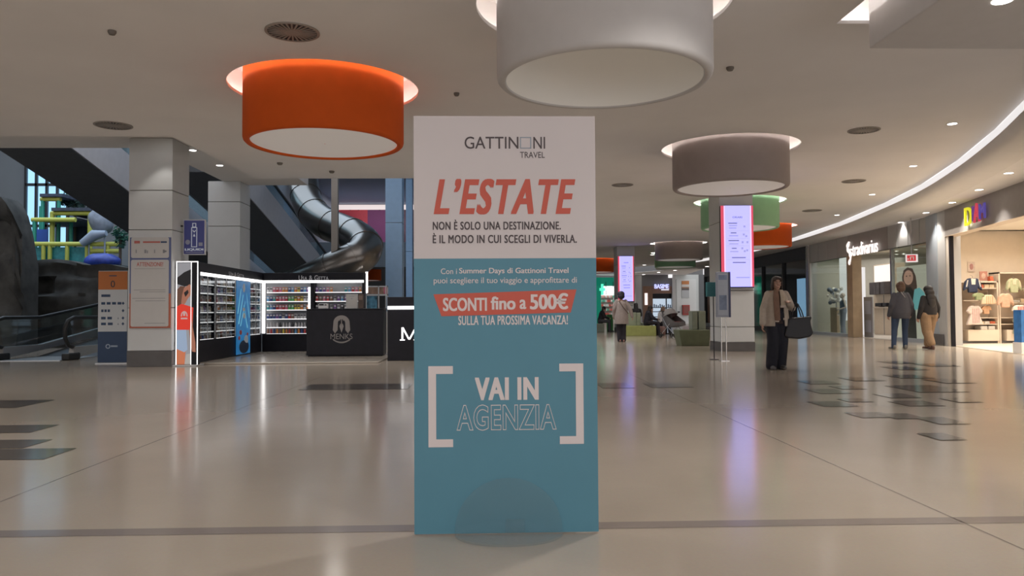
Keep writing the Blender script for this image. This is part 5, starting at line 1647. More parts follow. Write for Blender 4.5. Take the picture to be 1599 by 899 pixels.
cr = ft('cross_sign', 'glowing green pharmacy cross sign', 'sign', 939.5, 0, -.5)
a, b_ = q6(935.5, 460.5), q6(943.8, 443.5)
cx, cz, hx, hzz = 0, (a.z + b_.z) / 2, (b_.x - a.x) / 2, (b_.z - a.z) / 2
mb = MB(); mb.box((-hx * .42, 0, cz - hzz), (hx * .42, .15, cz + hzz)); mb.box((-hx, 0.001, cz - hx * .5), (hx, .149, cz + hx * .5)); obj('cross', mb, glow('green_cross', (.12, .95, .60), 1.1), cr)
mb = MB(); mb.box((-hx * .2, .15, cz - .05), (hx * .2, .45, cz + .05)); obj('bracket', mb, m_darkmetal, cr)
# grey piers, brown shop with blue-white lit name
t = ft('shopfront', 'brown and grey shopfront with a blue-white lit sign in the far background', 'shopfront', 1028)
t['kind'] = 'structure'
fpart('pier', t, 992.5, 1001, 420, 508, -.15, .2, m_fgrey)
fpart('pier', t, 1001, 1003, 420, 508, -.05, .2, m_joint)
fpart('fascia', t, 1003, 1052, 428, 446.5, 0, .2, mat('far_fascia', (.15, .145, .15), .6))
fpart('wall_panel', t, 1003, 1019, 446.5, 508, 0, .2, mat('far_brown', (.20, .11, .07), .6, var=.1))
fpart('lintel', t, 1019, 1052, 446.5, 458, 0, .2, MATS['far_brown'])
fpart('pier', t, 1050, 1054, 428, 508, -.1, .2, m_fgrey)
fpart('lit_strip', t, 1006.8, 1011, 457.5, 476, -.05, 0, glow('far_strip', (1, .85, .83), 1.1))
sg = ft('shop_sign', 'blue-white lit letters on the far grey shop fascia', 'sign', 1032, 0, -.1)
a, b_ = q6(1021.5, 450.5), q6(1044, 443.5)
lettering('sign_lettering', 'BASIME', a.x - sg.location.x, b_.x - sg.location.x, a.z, b_.z, 0, glow('blue_letters', (.50, .52, 1), 1.4), sg, .03, depth=.06)
mb = MB(); a, b_ = q6(1032, 453.2), q6(1044, 451.3); mb.box((a.x - sg.location.x, -.03, a.z), (b_.x - sg.location.x, 0, b_.z)); obj('sub_sign', mb, glow('sub_letters', (.8, .8, .95), .9), sg)
fr = ft('display_fridge', 'dark framed lit display fridge under the blue-white sign', 'fridge', 1034)
fpart('case', fr, 1019, 1050.5, 458, 509, .3, .9, m_black)
for (x0, x1, k) in [(1020.8, 1040.5, 0), (1042.8, 1049.5, 1)]:
    for (y0, y1) in [(466, 479.5), (480.5, 486), (487, 494), (495, 502)]:
        fpart('lit_bay', fr, x0, x1, y0, y1, .27, .3, glow('fridge_light', (.62, .74, .88), .75))
    for j in range(6 if k == 0 else 3):
        a = x0 + 1 + j * 3.1
        fpart('bottle', fr, a, a + 1.6, 474.5 + (j % 3), 479.5, .2, .27, mat('far_bottle', (.08, .13, .22), .5))
pj = ft('projector', 'white projector lamp under the far ceiling beside the sign', 'projector', 1044, 0, -.6)
fpart('housing', pj, 1042, 1047, 428.5, 434, -.6, -.3, glow('projector_glow', (1, .97, .98), 1.0))
fpart('bracket', pj, 1044, 1045, 420, 428.5, -.5, -.4, m_white)
# pale wall with service door
w = MB(); fbox(w, 1054, 1092, 420, 509, -.05, .2); struct(obj('wall_far_pale', w, mat('pale_panel', (.52, .56, .56), .5, var=.02)))
dr = MB(); fbox(dr, 1056.5, 1086, 436, 508.5, -.1, -.05)
o = struct(obj('door_1', dr, mat('door_white', (.60, .63, .63), .45), bevel=.01), 'white service door in the far pale wall')
hd = MB(); fbox(hd, 1058, 1061, 486, 488, -.2, -.1); obj('handle', hd, m_darkmetal, o)
ps = ft('notice', 'orange, white and grey notice on the far white door', 'notice', 1069.5)
for n_, (y0, y1), c in [('orange_band', (438.5, 444), (.50, .20, .07)), ('white_band', (444, 448), (.6, .58, .56)), ('dark_band', (450, 453), (.12, .10, .10)), ('grey_band', (453, 465), (.42, .44, .46)), ('brown_band', (448, 450), (.3, .18, .12))]:
    fpart(n_, ps, 1064, 1075.3, y0, y1, -.14, -.1, mat('notice_' + n_, c, .6))
bx = ft('fire_box', 'red fire hose box on the far white door', 'box', 1070)
fpart('case', bx, 1065, 1075.5, 476, 491.5, -.3, -.1, mat('fire_red', (.34, .035, .03), .5))
fpart('front_panel', bx, 1066.3, 1074.2, 478, 489.5, -.31, -.3, mat('fire_red_dark', (.22, .06, .05), .4))
# ------------------------------------------------------------------ lit timetable screens on the pillars
m_scr = glow('screen_lavender', (.56, .54, 1.5), 1.0)
m_scrtxt = mat('screen_text', (.02, .02, .03), .5, emit=(.16, .16, .30), es=.9)
m_scrline = mat('screen_line', (.05, .05, .06), .5, emit=(.36, .35, .66), es=1.0)
def screen(label, px0, px1, py0, py1, d, pil_y, detail, H):
    a, b_ = dp(px0, 480, d), dp(px1, 480, d)
    z0, z1 = 1.05 + (H - py1) * d / FOC, 1.05 + (H - py0) * d / FOC
    t = thing('timetable_screen', label, 'screen', ((a.x + b_.x) / 2, pil_y - .135, 0))
    h = (b_.x - a.x) / 2
    mb = MB(); mb.box((-h, .01, z0), (h, .12, z1)); obj('case', mb, m_darkmetal, t)
    mb = MB(); mb.box((-h, 0, z0), (-h * .82, .01, z1)); mb.box((h * .88, 0, z0), (h, .01, z1)); obj('red_border', mb, glow('screen_red', (.85, .10, .17), .8), t)
    mb = MB(); mb.box((-h * .82, 0, z0), (h * .88, .01, z1)); obj('display', mb, m_scr, t)
    mb = MB(); mb.box((-h * .82, -.001, z0), (-h * .74, .01, z1)); mb.box((h * .80, -.001, z0), (h * .88, .01, z1)); obj('pink_margin', mb, glow('screen_pink', (.92, .62, .95), 1.0), t)
    mb = MB(); mb.box((-h, 0, z0 - .03), (h, .12, z0)); obj('lower_bezel', mb, mat('bezel_blue', (.05, .05, .12), .4), t)
    Z = lambda f: z1 - f * (z1 - z0)
    lettering('heading_lettering', 'ORARI', -h * .28, h * .32, Z(.155), Z(.132), -.002, m_scrtxt, t, .02, depth=.001)
    for f, x0, x1, k in [(.215, -.55, .0, 0), (.245, -.5, .0, 1), (.275, -.5, -.05, 1), (.335, -.4, -.05, 0), (.37, -.5, .05, 1), (.43, -.55, .1, 0), (.47, -.5, .05, 1), (.525, -.35, -.05, 0), (.565, -.45, .05, 1),
                         (.64, -.35, .5, 0), (.70, -.3, .5, 0), (.885, -.1, .72, 1)]:
        mb = MB(); mb.box((x0 * h, -.002, Z(f + .008)), (x1 * h, 0, Z(f - .004))); obj('line_print', mb, m_scrline if k else m_scrtxt, t)
    for f in (.31, .405, .495, .665):
        mb = MB(); mb.box((-.62 * h, -.0015, Z(f + .002)), (.72 * h, 0, Z(f))); obj('rule_print', mb, m_scrline, t)
    for (x, f) in [(.45, .255), (.4, .355), (.55, .375), (.32, .45), (.62, .45), (.3, .525), (.45, .56), (.6, .55)]:
        mb = MB(); mb.box(((x - .06) * h, -.002, Z(f + .014)), ((x + .06) * h, 0, Z(f - .01))); obj('icon_print', mb, m_scrline, t)
    return t
screen('larger lit lavender timetable screen with red edges on the nearer pillar', 1128.5, 1180, 320, 447.5, 19.4, p3y, 1, 484)
screen('smaller distant lit timetable screen, just right of the advertising board', 966.5, 991.5, 399.5, 470, 37.2, p4y, 0, 485)
# ------------------------------------------------------------------ free-standing information board on two legs
dI = 15.9
a, b_ = dp(1118.5, 480, dI), dp(1139, 480, dI)
t = thing('information_board', 'grey information board on two slim legs in front of the screen pillar', 'sign', ((a.x + b_.x) / 2, a.y, 0), .12)
h = (b_.x - a.x) / 2
iz = lambda py: 1.05 + (484.3 - py) * dI / FOC
for x in (-.03, .075):
    mb = MB(); mb.tube([(x, .02, 0), (x, .02, iz(490))], .013, 10); obj('leg', mb, m_chrome, t, smooth=40)
mb = MB(); mb.box((-.07, -.05, 0), (.11, .09, .01)); obj('base_plate', mb, m_chrome, t)
mb = MB(); mb.box((-h, 0, iz(495.5)), (h, .05, iz(424.5))); obj('case', mb, mat('board_case', (.28, .30, .36), .4, .3), t, bevel=.01)
mb = MB(); mb.box((h, -.003, iz(495.5)), (h + .04, .055, iz(424.5))); obj('edge_strip', mb, mat('board_edge', (.04, .05, .12), .4), t)
mb = MB(); mb.box((-h + .03, -.004, iz(492)), (h - .03, 0, iz(427))); obj('sheet', mb, mat('board_sheet', (.36, .40, .48), .5, var=.05), t)
mb = MB(); mb.box((-h + .05, -.006, iz(437)), (h - .04, -.004, iz(429.5))); mb.box((-h + .06, -.006, iz(484)), (h - .05, -.004, iz(461))); obj('picture_print', mb, mat('board_print', (.17, .22, .33), .5, var=.25, vscale=5), t)
# teal hanging pennant left of it
a, b_ = dp(1104.5, 480, 16.3), dp(1118.3, 480, 16.3)
t = thing('leaflet_box', 'teal leaflet box on a post just left of the information board', 'leaflet box', ((a.x + b_.x) / 2, a.y, 0))
h = (b_.x - a.x) / 2
mb = MB(); mb.box((-h, 0, 1.05 + (484.3 - 463) * 16.3 / FOC), (h, .12, 1.05 + (484.3 - 440.5) * 16.3 / FOC)); obj('box', mb, mat('teal_box', (.03, .14, .16), .5), t, bevel=.01)
mb = MB(); mb.tube([(h * .6, .06, 0), (h * .6, .06, 1.34)], .012, 8); obj('post', mb, m_darkmetal, t); mb = MB(); mb.lathe([(.001, 0), (.1, 0), (.1, .012), (.001, .02)], 20, (h * .6, .06, 0)); obj('foot', mb, m_darkmetal, t)
# ------------------------------------------------------------------ green benches with high backs
m_b1 = mat('bench_green', (.33, .36, .12), .6, var=.08)
m_b1b = mat('bench_sage', (.32, .36, .27), .6, var=.08)
m_b2 = mat('bench_olive', (.12, .14, .085), .6, var=.1)
m_b3 = mat('bench_grey_green', (.24, .27, .22), .6, var=.1)
def bench(name, label, px0, px1, d, zs, backs, m, mbk, depth=.75, H=484.7, taper=0.0, bd=.45):
    a, b_ = dp(px0, 480, d), dp(px1, 480, d)
    t = thing(name, label, 'bench', (a.x, a.y, 0))
    w_ = b_.x - a.x
    mb = MB()
    mb.add([(taper, taper, 0), (w_, taper, 0), (w_, depth, 0), (taper, depth, 0), (0, 0, zs), (w_, 0, zs), (w_, depth, zs), (0, depth, zs)], [(0, 3, 2, 1), (4, 5, 6, 7), (0, 1, 5, 4), (1, 2, 6, 5), (2, 3, 7, 6), (3, 0, 4, 7)])
    obj('seat', mb, m, t, bevel=.015)
    for (p, q, py) in backs:
        x0, x1 = dp(p, 480, d).x - a.x, dp(q, 480, d).x - a.x
        mb = MB(); mb.box((x0, bd, zs), (x1, depth + .12, 1.05 + (H - py) * d / FOC)); obj('backrest', mb, mbk, t, bevel=.02)
    return t
bench('bench', 'yellow green bench with a high back where the dark-clothed person sits', 977, 1024.5, 31.9, .42, [(978, 997, 487.5), (997.3, 1004, 488)], m_b1, m_b1b)
bench('bench', 'dark olive bench with two back panels beside the screen pillar', 1060, 1109, 22.6, .47, [(1087, 1096, 485), (1097.5, 1109, 485)], m_b2, m_b3, taper=.1, H=484)
bench('bench', 'distant grey green bench just right of the advertising board', 924, 943.5, 38, .42, [(924, 934, 492)], m_b3, m_b3, H=485)
a, b_ = dp(947.5, 480, 40), dp(956.5, 480, 40)
mb = MB(); h = (b_.x - a.x) / 2; z0, z1 = 0, 1.05 + (485 - 492) * 40 / FOC
mb.box((-h, -h, 0), (h, h, z1)); mb.box((-h - .02, -h - .02, z1), (h + .02, h + .02, z1 + .04))
o = tag(obj('litter_bin', mb, mat('bin_green', (.06, .30, .09), .5), bevel=.02), 'bright green square bin left of the beige-coated person', 'bin'); o.location = ((a.x + b_.x) / 2, a.y, 0)
# pushchair
dP = 29.5
c = dp(1051, 480, dP)
t = thing('pushchair', 'grey pushchair with a red seat standing in front of the far white door', 'pushchair', (c.x, c.y, 0), .5)
mb = MB()
mb.add([(-.25, -.42, .48), (.25, -.42, .48), (.25, .05, .40), (-.25, .05, .40), (-.27, -.38, .62), (.27, -.38, .62), (.27, .36, 1.0), (-.27, .36, 1.0), (-.25, .3, .45), (.25, .3, .45)],
       [(0, 1, 2, 3), (3, 2, 9, 8), (8, 9, 6, 7), (0, 3, 8, 7, 4), (1, 5, 6, 9, 2), (4, 5, 1, 0)])
obj('seat_shell', mb, mat('pram_grey', (.10, .095, .10), .8, var=.1), t)
mb = MB(); mb.box((-.23, -.3, .5), (.23, .22, .62)); obj('cushion', mb, mat('pram_red', (.42, .03, .05), .7), t, bevel=.05)
mb = MB(); mb.lathe([(.001, .3), (.14, .27), (.24, .17), (.29, 0.0), (.27, 0), (.22, .15), (.12, .24), (.001, .27)], 18, M=Matrix.Translation((0, .16, .84)) @ Matrix.Rotation(-.4, 4, 'X')); obj('canopy', mb, mat('pram_pale', (.20, .19, .19), .8), t, smooth=50)
for s_ in (-1, 1):
    mb = MB(); mb.tube([(s_ * .27, -.4, .1), (s_ * .27, .1, .5), (s_ * .27, .5, 1.02)], .014, 8); obj('frame_tube', mb, m_chrome, t)
    mb = MB(); mb.tube([(s_ * .27, .42, .1), (s_ * .27, -.1, .55)], .014, 8); obj('frame_tube', mb, m_chrome, t)
    for y in (-.42, .42):
        mb = MB(); mb.torus((0, 0, 0), .085, .022, 20, 8, M=Matrix.Translation((s_ * .28, y, .107)) @ Matrix.Rotation(pi / 2, 4, 'Y')); mb.cyl((s_ * .28 - .015, y, .107), (s_ * .28 + .015, y, .107), .04)
        obj('wheel', mb, m_rubber, t, smooth=40)
mb = MB(); mb.tube([(-.27, .5, 1.02), (.27, .5, 1.02)], .018, 8); obj('handlebar', mb, m_rubber, t)
# ------------------------------------------------------------------ people
def union(mb, name, mats, voxel=.009, sm=6):
    """one continuous smooth skin over overlapping volumes"""
    me = mb.mesh(name, mats)
    o = bpy.data.objects.new(name, me); COL.objects.link(o)
    r = o.modifiers.new('r', 'REMESH'); r.mode = 'VOXEL'; r.voxel_size = voxel; r.use_smooth_shade = True
    s_ = o.modifiers.new('s', 'SMOOTH'); s_.iterations = sm; s_.factor = .5
    bpy.context.view_layer.update()
    out = bpy.data.meshes.new_from_object(o.evaluated_get(bpy.context.evaluated_depsgraph_get()))
    bpy.data.objects.remove(o)
    out.name = name
    if not out.materials:
        out.materials.append(mats if not isinstance(mats, list) else mats[0])
    for p in out.polygons:
        p.use_smooth = True
    return out
def V(*a): return Vector(a)
def chain(mb, pts, rads, n=12, balls=True):
    pts = [Vector(p) for p in pts]
    P, Rr = [], []
    for i in range(len(pts) - 1):
        for k in range(4):
            f = k / 4
            P.append(pts[i].lerp(pts[i + 1], f)); Rr.append(rads[i] + (rads[i + 1] - rads[i]) * f)
    P.append(pts[-1]); Rr.append(rads[-1])
    mb.tube(P, Rr, n)
    if balls:
        for p, r in zip(pts, rads):
            mb.ball(p, (r, r, r), 12, 8)
def loft(mb, rings, n=24):
    """rings: (z, cx, cy, rx, ry)"""
    vs, fs = [], []
    for (z, cx, cy, rx, ry) in rings:
        for k in range(n):
            a = 2 * pi * k / n
            vs.append((cx + rx * math.cos(a), cy + ry * math.sin(a), z))
    for i in range(len(rings) - 1):
        for k in range(n):
            fs.append((i * n + k, i * n + (k + 1) % n, (i + 1) * n + (k + 1) % n, (i + 1) * n + k))
    fs.append(tuple(reversed(range(n)))); fs.append(tuple((len(rings) - 1) * n + k for k in range(n)))
    mb.add(vs, fs)
def hand(mb, wrist, direction, side, curl=.5, nrm=None, s=1.0):
    """palm, four bent fingers and a thumb; direction = down the hand, nrm = palm normal (palm faces nrm)"""
    d = Vector(direction).normalized()
    nrm = Vector(nrm or (0, 1, 0)); nrm = (nrm - d * nrm.dot(d)).normalized()
    lat = d.cross(nrm) * side
    w = Vector(wrist)
    for k in range(5):                       # palm
        f = k / 4
        c = w + d * (.085 * s * f)
        for j in (-1.5, -.5, .5, 1.5):
            mb.ball(c + lat * (j * .017 * s * (.75 + .25 * f)), (.0135 * s,) * 3, 8, 6)
    L = [.062, .075, .08, .07]
    for j in range(4):
        base = w + d * (.088 * s) + lat * ((j - 1.5) * .0205 * s)
        p, a = base, 0.15
        pts = [base - d * .02 * s]
        for seg in (.46, .31, .23):
            a += curl * .75
            dd = (d * math.cos(a) + nrm * math.sin(a))
            pts.append(p)
            p = p + dd * (L[3 - j] * seg * s)
        pts.append(p)
        chain(mb, pts, [.0088 * s, .0088 * s, .008 * s, .0074 * s, .0062 * s], 8)
    tb = w + d * (.025 * s) + lat * (.028 * s)
    t1 = tb + (d * .75 + lat * .55 + nrm * .3).normalized() * .035 * s
    t2 = t1 + (d * .9 + lat * .1 + nrm * .4).normalized() * .028 * s
    t3 = t2 + (d * .95 + nrm * .3).normalized() * .022 * s
    chain(mb, [tb, t1, t2, t3], [.012 * s, .0105 * s, .009 * s, .007 * s], 8)
def head(mb, c, face=V(0, -1, 0), s=1.0, tilt=0.0):
    """skull, jaw, nose, brow, lips, ears round centre c, looking along face"""
    f = Vector(face).normalized()
    M = Matrix.Translation(c) @ f.to_track_quat('-Y', 'Z').to_matrix().to_4x4() @ Matrix.Rotation(tilt, 4, 'Y') @ Matrix.Scale(s, 4)
    mb.ball((0, .012, .025), (.074, .092, .092), 20, 14, M=M)
    mb.ball((0, -.022, -.045), (.056, .066, .068), 18, 12, M=M)
    mb.ball((0, -.052, -.088), (.03, .032, .026), 14, 10, M=M)
    mb.tube([(0, -.082, .028), (0, -.096, .0), (0, -.107, -.022), (0, -.096, -.03)], [.009, .011, .0145, .009], 8, M=M)
    for x in (-1, 1):
        mb.ball((x * .076, .012, -.008), (.011, .021, .032), 10, 8, M=M)
        mb.ball((x * .036, -.07, -.028), (.022, .02, .02), 10, 8, M=M)
        mb.ball((x * .03, -.078, .034), (.025, .012, .009), 10, 8, M=M)
    mb.ball((0, -.086, -.056), (.024, .012, .007), 10, 8, M=M)
    mb.ball((0, -.083, -.069), (.021, .012, .008), 10, 8, M=M)
    return M
def features(t, M, lips=(.30, .09, .08)):
    for x in (-1, 1):
        b = MB(); b.ball((x * .03, -.0815, .012), (.0135, .006, .0065), 10, 8, M=M); e = obj('eye', b, mat('eye_white', (.6, .57, .54), .3), t, smooth=60)
        b = MB(); b.ball((x * .03, -.086, .012), (.006, .003, .006), 10, 6, M=M); obj('iris', b, mat('iris_dark', (.03, .02, .015), .3), e)
        b = MB(); b.tube([(x * .014, -.091, .034), (x * .03, -.0925, .039), (x * .047, -.082, .034)], .0028, 6, M=M); obj('eyebrow', b, mat('brow_dark', (.05, .03, .02), .8), t)
    b = MB(); b.ball((0, -.0955, -.0625), (.02, .004, .0065), 12, 6, M=M); obj('lips', b, mat('lips_%d' % int(lips[0] * 100), lips, .5), t, smooth=60)
SKIN = mat('skin', (.45, .27, .20), .55)
def body(t, J, skin=None, voxel=.009, curlL=.6, curlR=.6, face=V(0, -1, 0), nL=None, nR=None, hs=1.0, tilt=0.0, dirL=None, dirR=None):
    """one continuous figure through the joints J"""
    mb = MB()
    M = head(mb, J['head'], face, hs, tilt)
    chain(mb, [J['head'] + V(0, .015, -.06), J['neck'], J['chest']], [.05, .052, .085])
    chain(mb, [J['chest'], J['belly'], J['pelvis']], [.105, .10, .105], 16)
    for s_ in (-1, 1):
        k = 'R' if s_ < 0 else 'L'
        mb.tube([J['chest'] + V(0, 0, .07), J['sh' + k]], [.07, .052], 12)
        chain(mb, [J['sh' + k], J['el' + k], J['wr' + k]], [.05, .037, .025])
        dd = (J['wr' + k] - J['el' + k])
        dd = {'L': dirL, 'R': dirR}[k] or dd
        hand(mb, J['wr' + k], dd, {'L': -1, 'R': 1}[k], {'L': curlL, 'R': curlR}[k], {'L': nL, 'R': nR}[k] or V(-s_ * .8, -.5, 0))
        mb.ball(J['hip' + k] + V(0, 0, .03), (.085, .085, .09), 12, 8)
        chain(mb, [J['hip' + k], J['kn' + k], J['an' + k]], [.078, .052, .035])
        chain(mb, [J['an' + k] + V(0, .02, -.03), J['toe' + k]], [.034, .025])
    o = link('body', union(mb, 'body', skin or SKIN, voxel), t)
    return o, M
def shoes(t, J, m, name='shoe'):
    for k in 'LR':
        mb = MB()
        a, c = J['an' + k], J['toe' + k]
        d = (c - a); d.z = 0; d.normalize()
        heel = Vector((a.x, a.y, c.z + .012)) - d * .05
        tip = Vector((c.x, c.y, c.z + .0)) + d * .02
        chain(mb, [heel, heel.lerp(tip, .5), tip], [.042, .045, .036])
        chain(mb, [heel + V(0, 0, .02), a + V(0, 0, .03)], [.042, .045])
        me = union(mb, name, m, .009, 3)
        for v_ in me.vertices:
            v_.co.z = max(v_.co.z, c.z - .02)
        link(name, me, t)
def trousers(t, J, m, r0=.1, r1=.085, r2=.075, zend=.04, name='trousers', waist=None):
    mb = MB()
    w = waist or J['pelvis'] + V(0, 0, .13)
    loft(mb, [(w.z, w.x, w.y, .155, .12), (J['pelvis'].z + .03, J['pelvis'].x, J['pelvis'].y, .18, .145), (J['pelvis'].z - .07, J['pelvis'].x, J['pelvis'].y, .17, .135)]) if abs(J['knL'].y - J['hipL'].y) < .3 else chain(mb, [w, J['pelvis']], [.14, .16], 16)
    for k in 'LR':
        an = J['an' + k]
        d = (an - J['kn' + k]).normalized()
        chain(mb, [J['hip' + k], J['kn' + k], an + d * zend], [r0, r1, r2], 14, True)
        mb.ball(J['hip' + k], (r0 * 1.12,) * 3, 12, 8)
    return link(name, union(mb, name, m, .011, 8), t)
def sleeves(mb, J, r=(.072, .058, .046), stop=.0):
    for k in 'LR':
        e = J['el' + k]; w = J['wr' + k]
        chain(mb, [J['sh' + k], e, w.lerp(e, stop)], list(r), 12)
        mb.tube([J['chest'] + V(0, 0, .08), J['sh' + k]], [.085, r[0]], 12)
def std(H=1.65, lean=0.0):
    k = H / 1.65
    J = dict(head=V(0, -.01, 1.53), neck=V(0, .01, 1.40), chest=V(0, 0, 1.26), belly=V(0, 0, 1.08), pelvis=V(0, 0, .93),
             shL=V(.148, .01, 1.345), shR=V(-.148, .01, 1.345), elL=V(.23, .03, 1.08), elR=V(-.23, .03, 1.08), wrL=V(.25, -.03, .84), wrR=V(-.25, -.03, .84),
             hipL=V(.085, 0, .88), hipR=V(-.085, 0, .88), knL=V(.09, -.02, .48), knR=V(-.09, -.02, .48), anL=V(.095, .03, .08), anR=V(-.095, .03, .08), toeL=V(.11, -.14, .028), toeR=V(-.11, -.14, .028))
    return {a: b * k for a, b in J.items()}
def hairmesh(t, name, balls, m, M=None, voxel=.009, sm=5):
    mb = MB()
    for c, r in balls:
        mb.ball(c, r, 16, 12, M=M)
    return link(name, union(mb, name, m, voxel, sm), t)
cl = lambda n, c, r=.85: mat('wear_' + n, c, r, var=.08, vscale=20)

# ---- woman walking towards us with a big black bag
g = zp(1213, 576, 0)
g = dp(1213, 480, 13.6); g.z = 0
t = thing('person', 'person walking towards us in open beige jacket and dark trousers, with black bag', 'person', g, -.03)
J = std(1.65)
J['head'] = V(-.005, -.03, 1.515); J['neck'] = V(0, 0, 1.395)
J['shR'] = V(-.152, 0, 1.335); J['elR'] = V(-.232, .03, 1.06); J['wrR'] = V(-.275, -.05, .80)
J['shL'] = V(.152, 0, 1.335); J['elL'] = V(.275, .02, 1.08); J['wrL'] = V(.15, -.20, 1.17)
J['knR'] = V(-.095, -.06, .48); J['anR'] = V(-.11, .0, .085); J['toeR'] = V(-.125, -.16, .03)
J['knL'] = V(.085, .0, .48); J['anL'] = V(.085, .1, .09); J['toeL'] = V(.10, -.05, .03)
bo, Mh = body(t, J, SKIN, .0065, .5, .5, V(-.05, -1, -.06), nL=V(-.2, .2, -1), nR=V(.9, -.3, 0), tilt=.04)
features(t, Mh)
hairmesh(t, 'hair', [((0, .03, .045), (.092, .095, .088)), ((0, .055, -.03), (.092, .075, .11)), ((-.078, .0, -.035), (.022, .055, .09)), ((.078, .0, -.035), (.022, .055, .09)), ((0, -.03, .095), (.075, .06, .03)), ((-.055, -.045, .075), (.03, .04, .035)), ((.055, -.045, .075), (.03, .04, .035))], cl('hair_dark', (.045, .028, .022), .6), Mh)
trousers(t, J, cl('navy_black', (.012, .013, .022)), .115, .105, .10, .02)
shoes(t, J, cl('shoe_grey', (.09, .085, .085), .6))
mb = MB()
loft(mb, [(.80, 0, 0, .165, .125), (1.0, 0, 0, .15, .115), (1.2, 0, 0, .16, .12), (1.33, 0, .01, .14, .10), (1.38, 0, .01, .075, .07)])
link('top', union(mb, 'top', cl('dark_top', (.035, .022, .022)), .012, 6), t)
# open jacket: back shell and two fronts, with sleeves
mb = MB()
def shellring(z, rx, ry, a0, a1, th, n=22):
    out = []
    for k in range(n + 1):
        a = a0 + (a1 - a0) * k / n
        out.append((rx * math.cos(a), ry * math.sin(a), z))
    inn = [(x * (1 - th / rx), y * (1 - th / ry), z) for x, y, z in out]
    return out + inn[::-1]
zz = [(.76, .225, .17), (.95, .205, .16), (1.12, .19, .152), (1.25, .188, .145), (1.33, .165, .12), (1.385, .10, .09)]
a0, a1 = math.radians(-66), math.radians(248)
rings = [shellring(z, rx, ry, a0 + .12 * (z - .76) * .4, a1 - .12 * (z - .76) * .4, .022) for z, rx, ry in zz]
n = len(rings[0])
vs = [p for r in rings for p in r]
fs = [(i * n + k, i * n + (k + 1) % n, (i + 1) * n + (k + 1) % n, (i + 1) * n + k) for i in range(len(rings) - 1) for k in range(n)]
fs += [tuple(reversed(range(n))), tuple((len(rings) - 1) * n + k for k in range(n))]
mb.add(vs, fs)
for k in 'LR':
    chain(mb, [J['sh' + k] + V(0, 0, -.01), J['el' + k], J['wr' + k].lerp(J['el' + k], .04)], [.066, .064, .054], 14)
jk = link('jacket', union(mb, 'jacket', cl('beige', (.42, .36, .30)), .0095, 5), t)
mb = MB()
mb.tube([(-.05, -.12, 1.40), (-.065, -.165, 1.25), (-.06, -.175, 1.08), (-.045, -.165, .86)], [.045, .055, .055, .05], 12, squash=(1, .35))
link('scarf', union(mb, 'scarf', cl('brown_scarf', (.20, .12, .085)), .009, 3), t)
mb = MB()
mb.tube([(.04, -.12, 1.40), (.05, -.165, 1.27), (.05, -.172, 1.12)], [.04, .048, .05], 12, squash=(1, .35))
link('scarf_end', union(mb, 'scarf_end', cl('cream_scarf', (.48, .40, .31)), .009, 3), t)
mb = MB(); mb.box((-.0, -.19, 1.085), (.1, -.165, 1.13)); mb.box((.055, -.175, .87), (.10, -.15, .91)); mb.box((-.09, -.178, .835), (-.02, -.15, .86)); obj('scarf_fringe', mb, cl('cream', (.5, .42, .36)), t, bevel=.008)
# bag held by strap over the forearm
bg_ = thing('handbag', 'large black shoulder bag hanging from the arm of the walking person', 'bag', g + V(.345, -.06, 0))
mb = MB()
loft_pts = [(-.27, .60), (-.22, .555), (.0, .535), (.19, .57), (.25, .64), (.21, .78), (.20, .86), (.235, .915), (.20, .93), (.0, .915), (-.19, .895), (-.23, .75)]
mb.fprism(loft_pts, -.085, .085)
o = obj('bag_body', mb, cl('black_leather', (.010, .010, .014), .5), bg_, bevel=.03)
for y in (-.05, .05):
    mb = MB(); mb.tube([(-.13, y, .89), (-.10, y, 1.03), (-.04, y * .6, 1.17), (0, y * .4, 1.15), (.05, y, 1.03), (.09, y, .90)], .011, 8); obj('strap', mb, MATS['wear_black_leather'], bg_, smooth=50)

# ---- two people seen from behind, right
def behind(label, px, d, H, rz, setup):
    g = dp(px, 480, d); g.z = 0
    t = thing('person', label, 'person', g, rz)
    J = std(H)
    setup(t, J)
    return t
def left_walker(t, J):
    k = 1.74 / 1.65
    J['elL'] = V(.235, .06, 1.09) * k; J['wrL'] = V(.265, -.04, .84) * k
    J['elR'] = V(-.23, .05, 1.09) * k; J['wrR'] = V(-.26, -.08, .86) * k
    J['hipL'] = V(.11, 0, .88) * k; J['hipR'] = V(-.11, 0, .88) * k
    J['knL'] = V(.15, -.03, .48) * k; J['anL'] = V(.19, .02, .085) * k; J['toeL'] = V(.22, -.13, .03) * k
    J['knR'] = V(-.13, -.12, .50) * k; J['anR'] = V(-.14, -.14, .09) * k; J['toeR'] = V(-.16, -.3, .03) * k
    bo, M = body(t, J, SKIN, .009)
    hairmesh(t, 'hair', [((0, .02, .04), (.112, .118, .105)), ((0, .055, -.03), (.108, .085, .10)), ((0, .07, .10), (.075, .07, .06))], cl('hair_brown', (.085, .045, .028), .6), M)
    trousers(t, J, cl('denim_blue', (.028, .05, .10)), .105, .075, .06, .02)
    shoes(t, J, cl('shoe_taupe', (.16, .15, .13), .6))
    mb = MB()
    loft(mb, [(.80, 0, .02, .215, .17), (.95, 0, .02, .24, .19), (1.15, 0, .01, .225, .175), (1.32, 0, .01, .19, .145), (1.42, 0, .01, .15, .11), (1.49, 0, .01, .075, .07)])
    for s_ in 'LR':
        chain(mb, [J['sh' + s_], J['el' + s_], J['wr' + s_]], [.068, .070, .052], 14)
    link('jumper', union(mb, 'jumper', cl('charcoal', (.050, .050, .062)), .012, 8), t)
    mb = MB(); mb.tube([(.03, .12, 1.5), (.0, .17, 1.42), (-.04, .2, 1.35)], .008, 6); obj('drawstring', mb, cl('pale_string', (.3, .28, .27)), t)
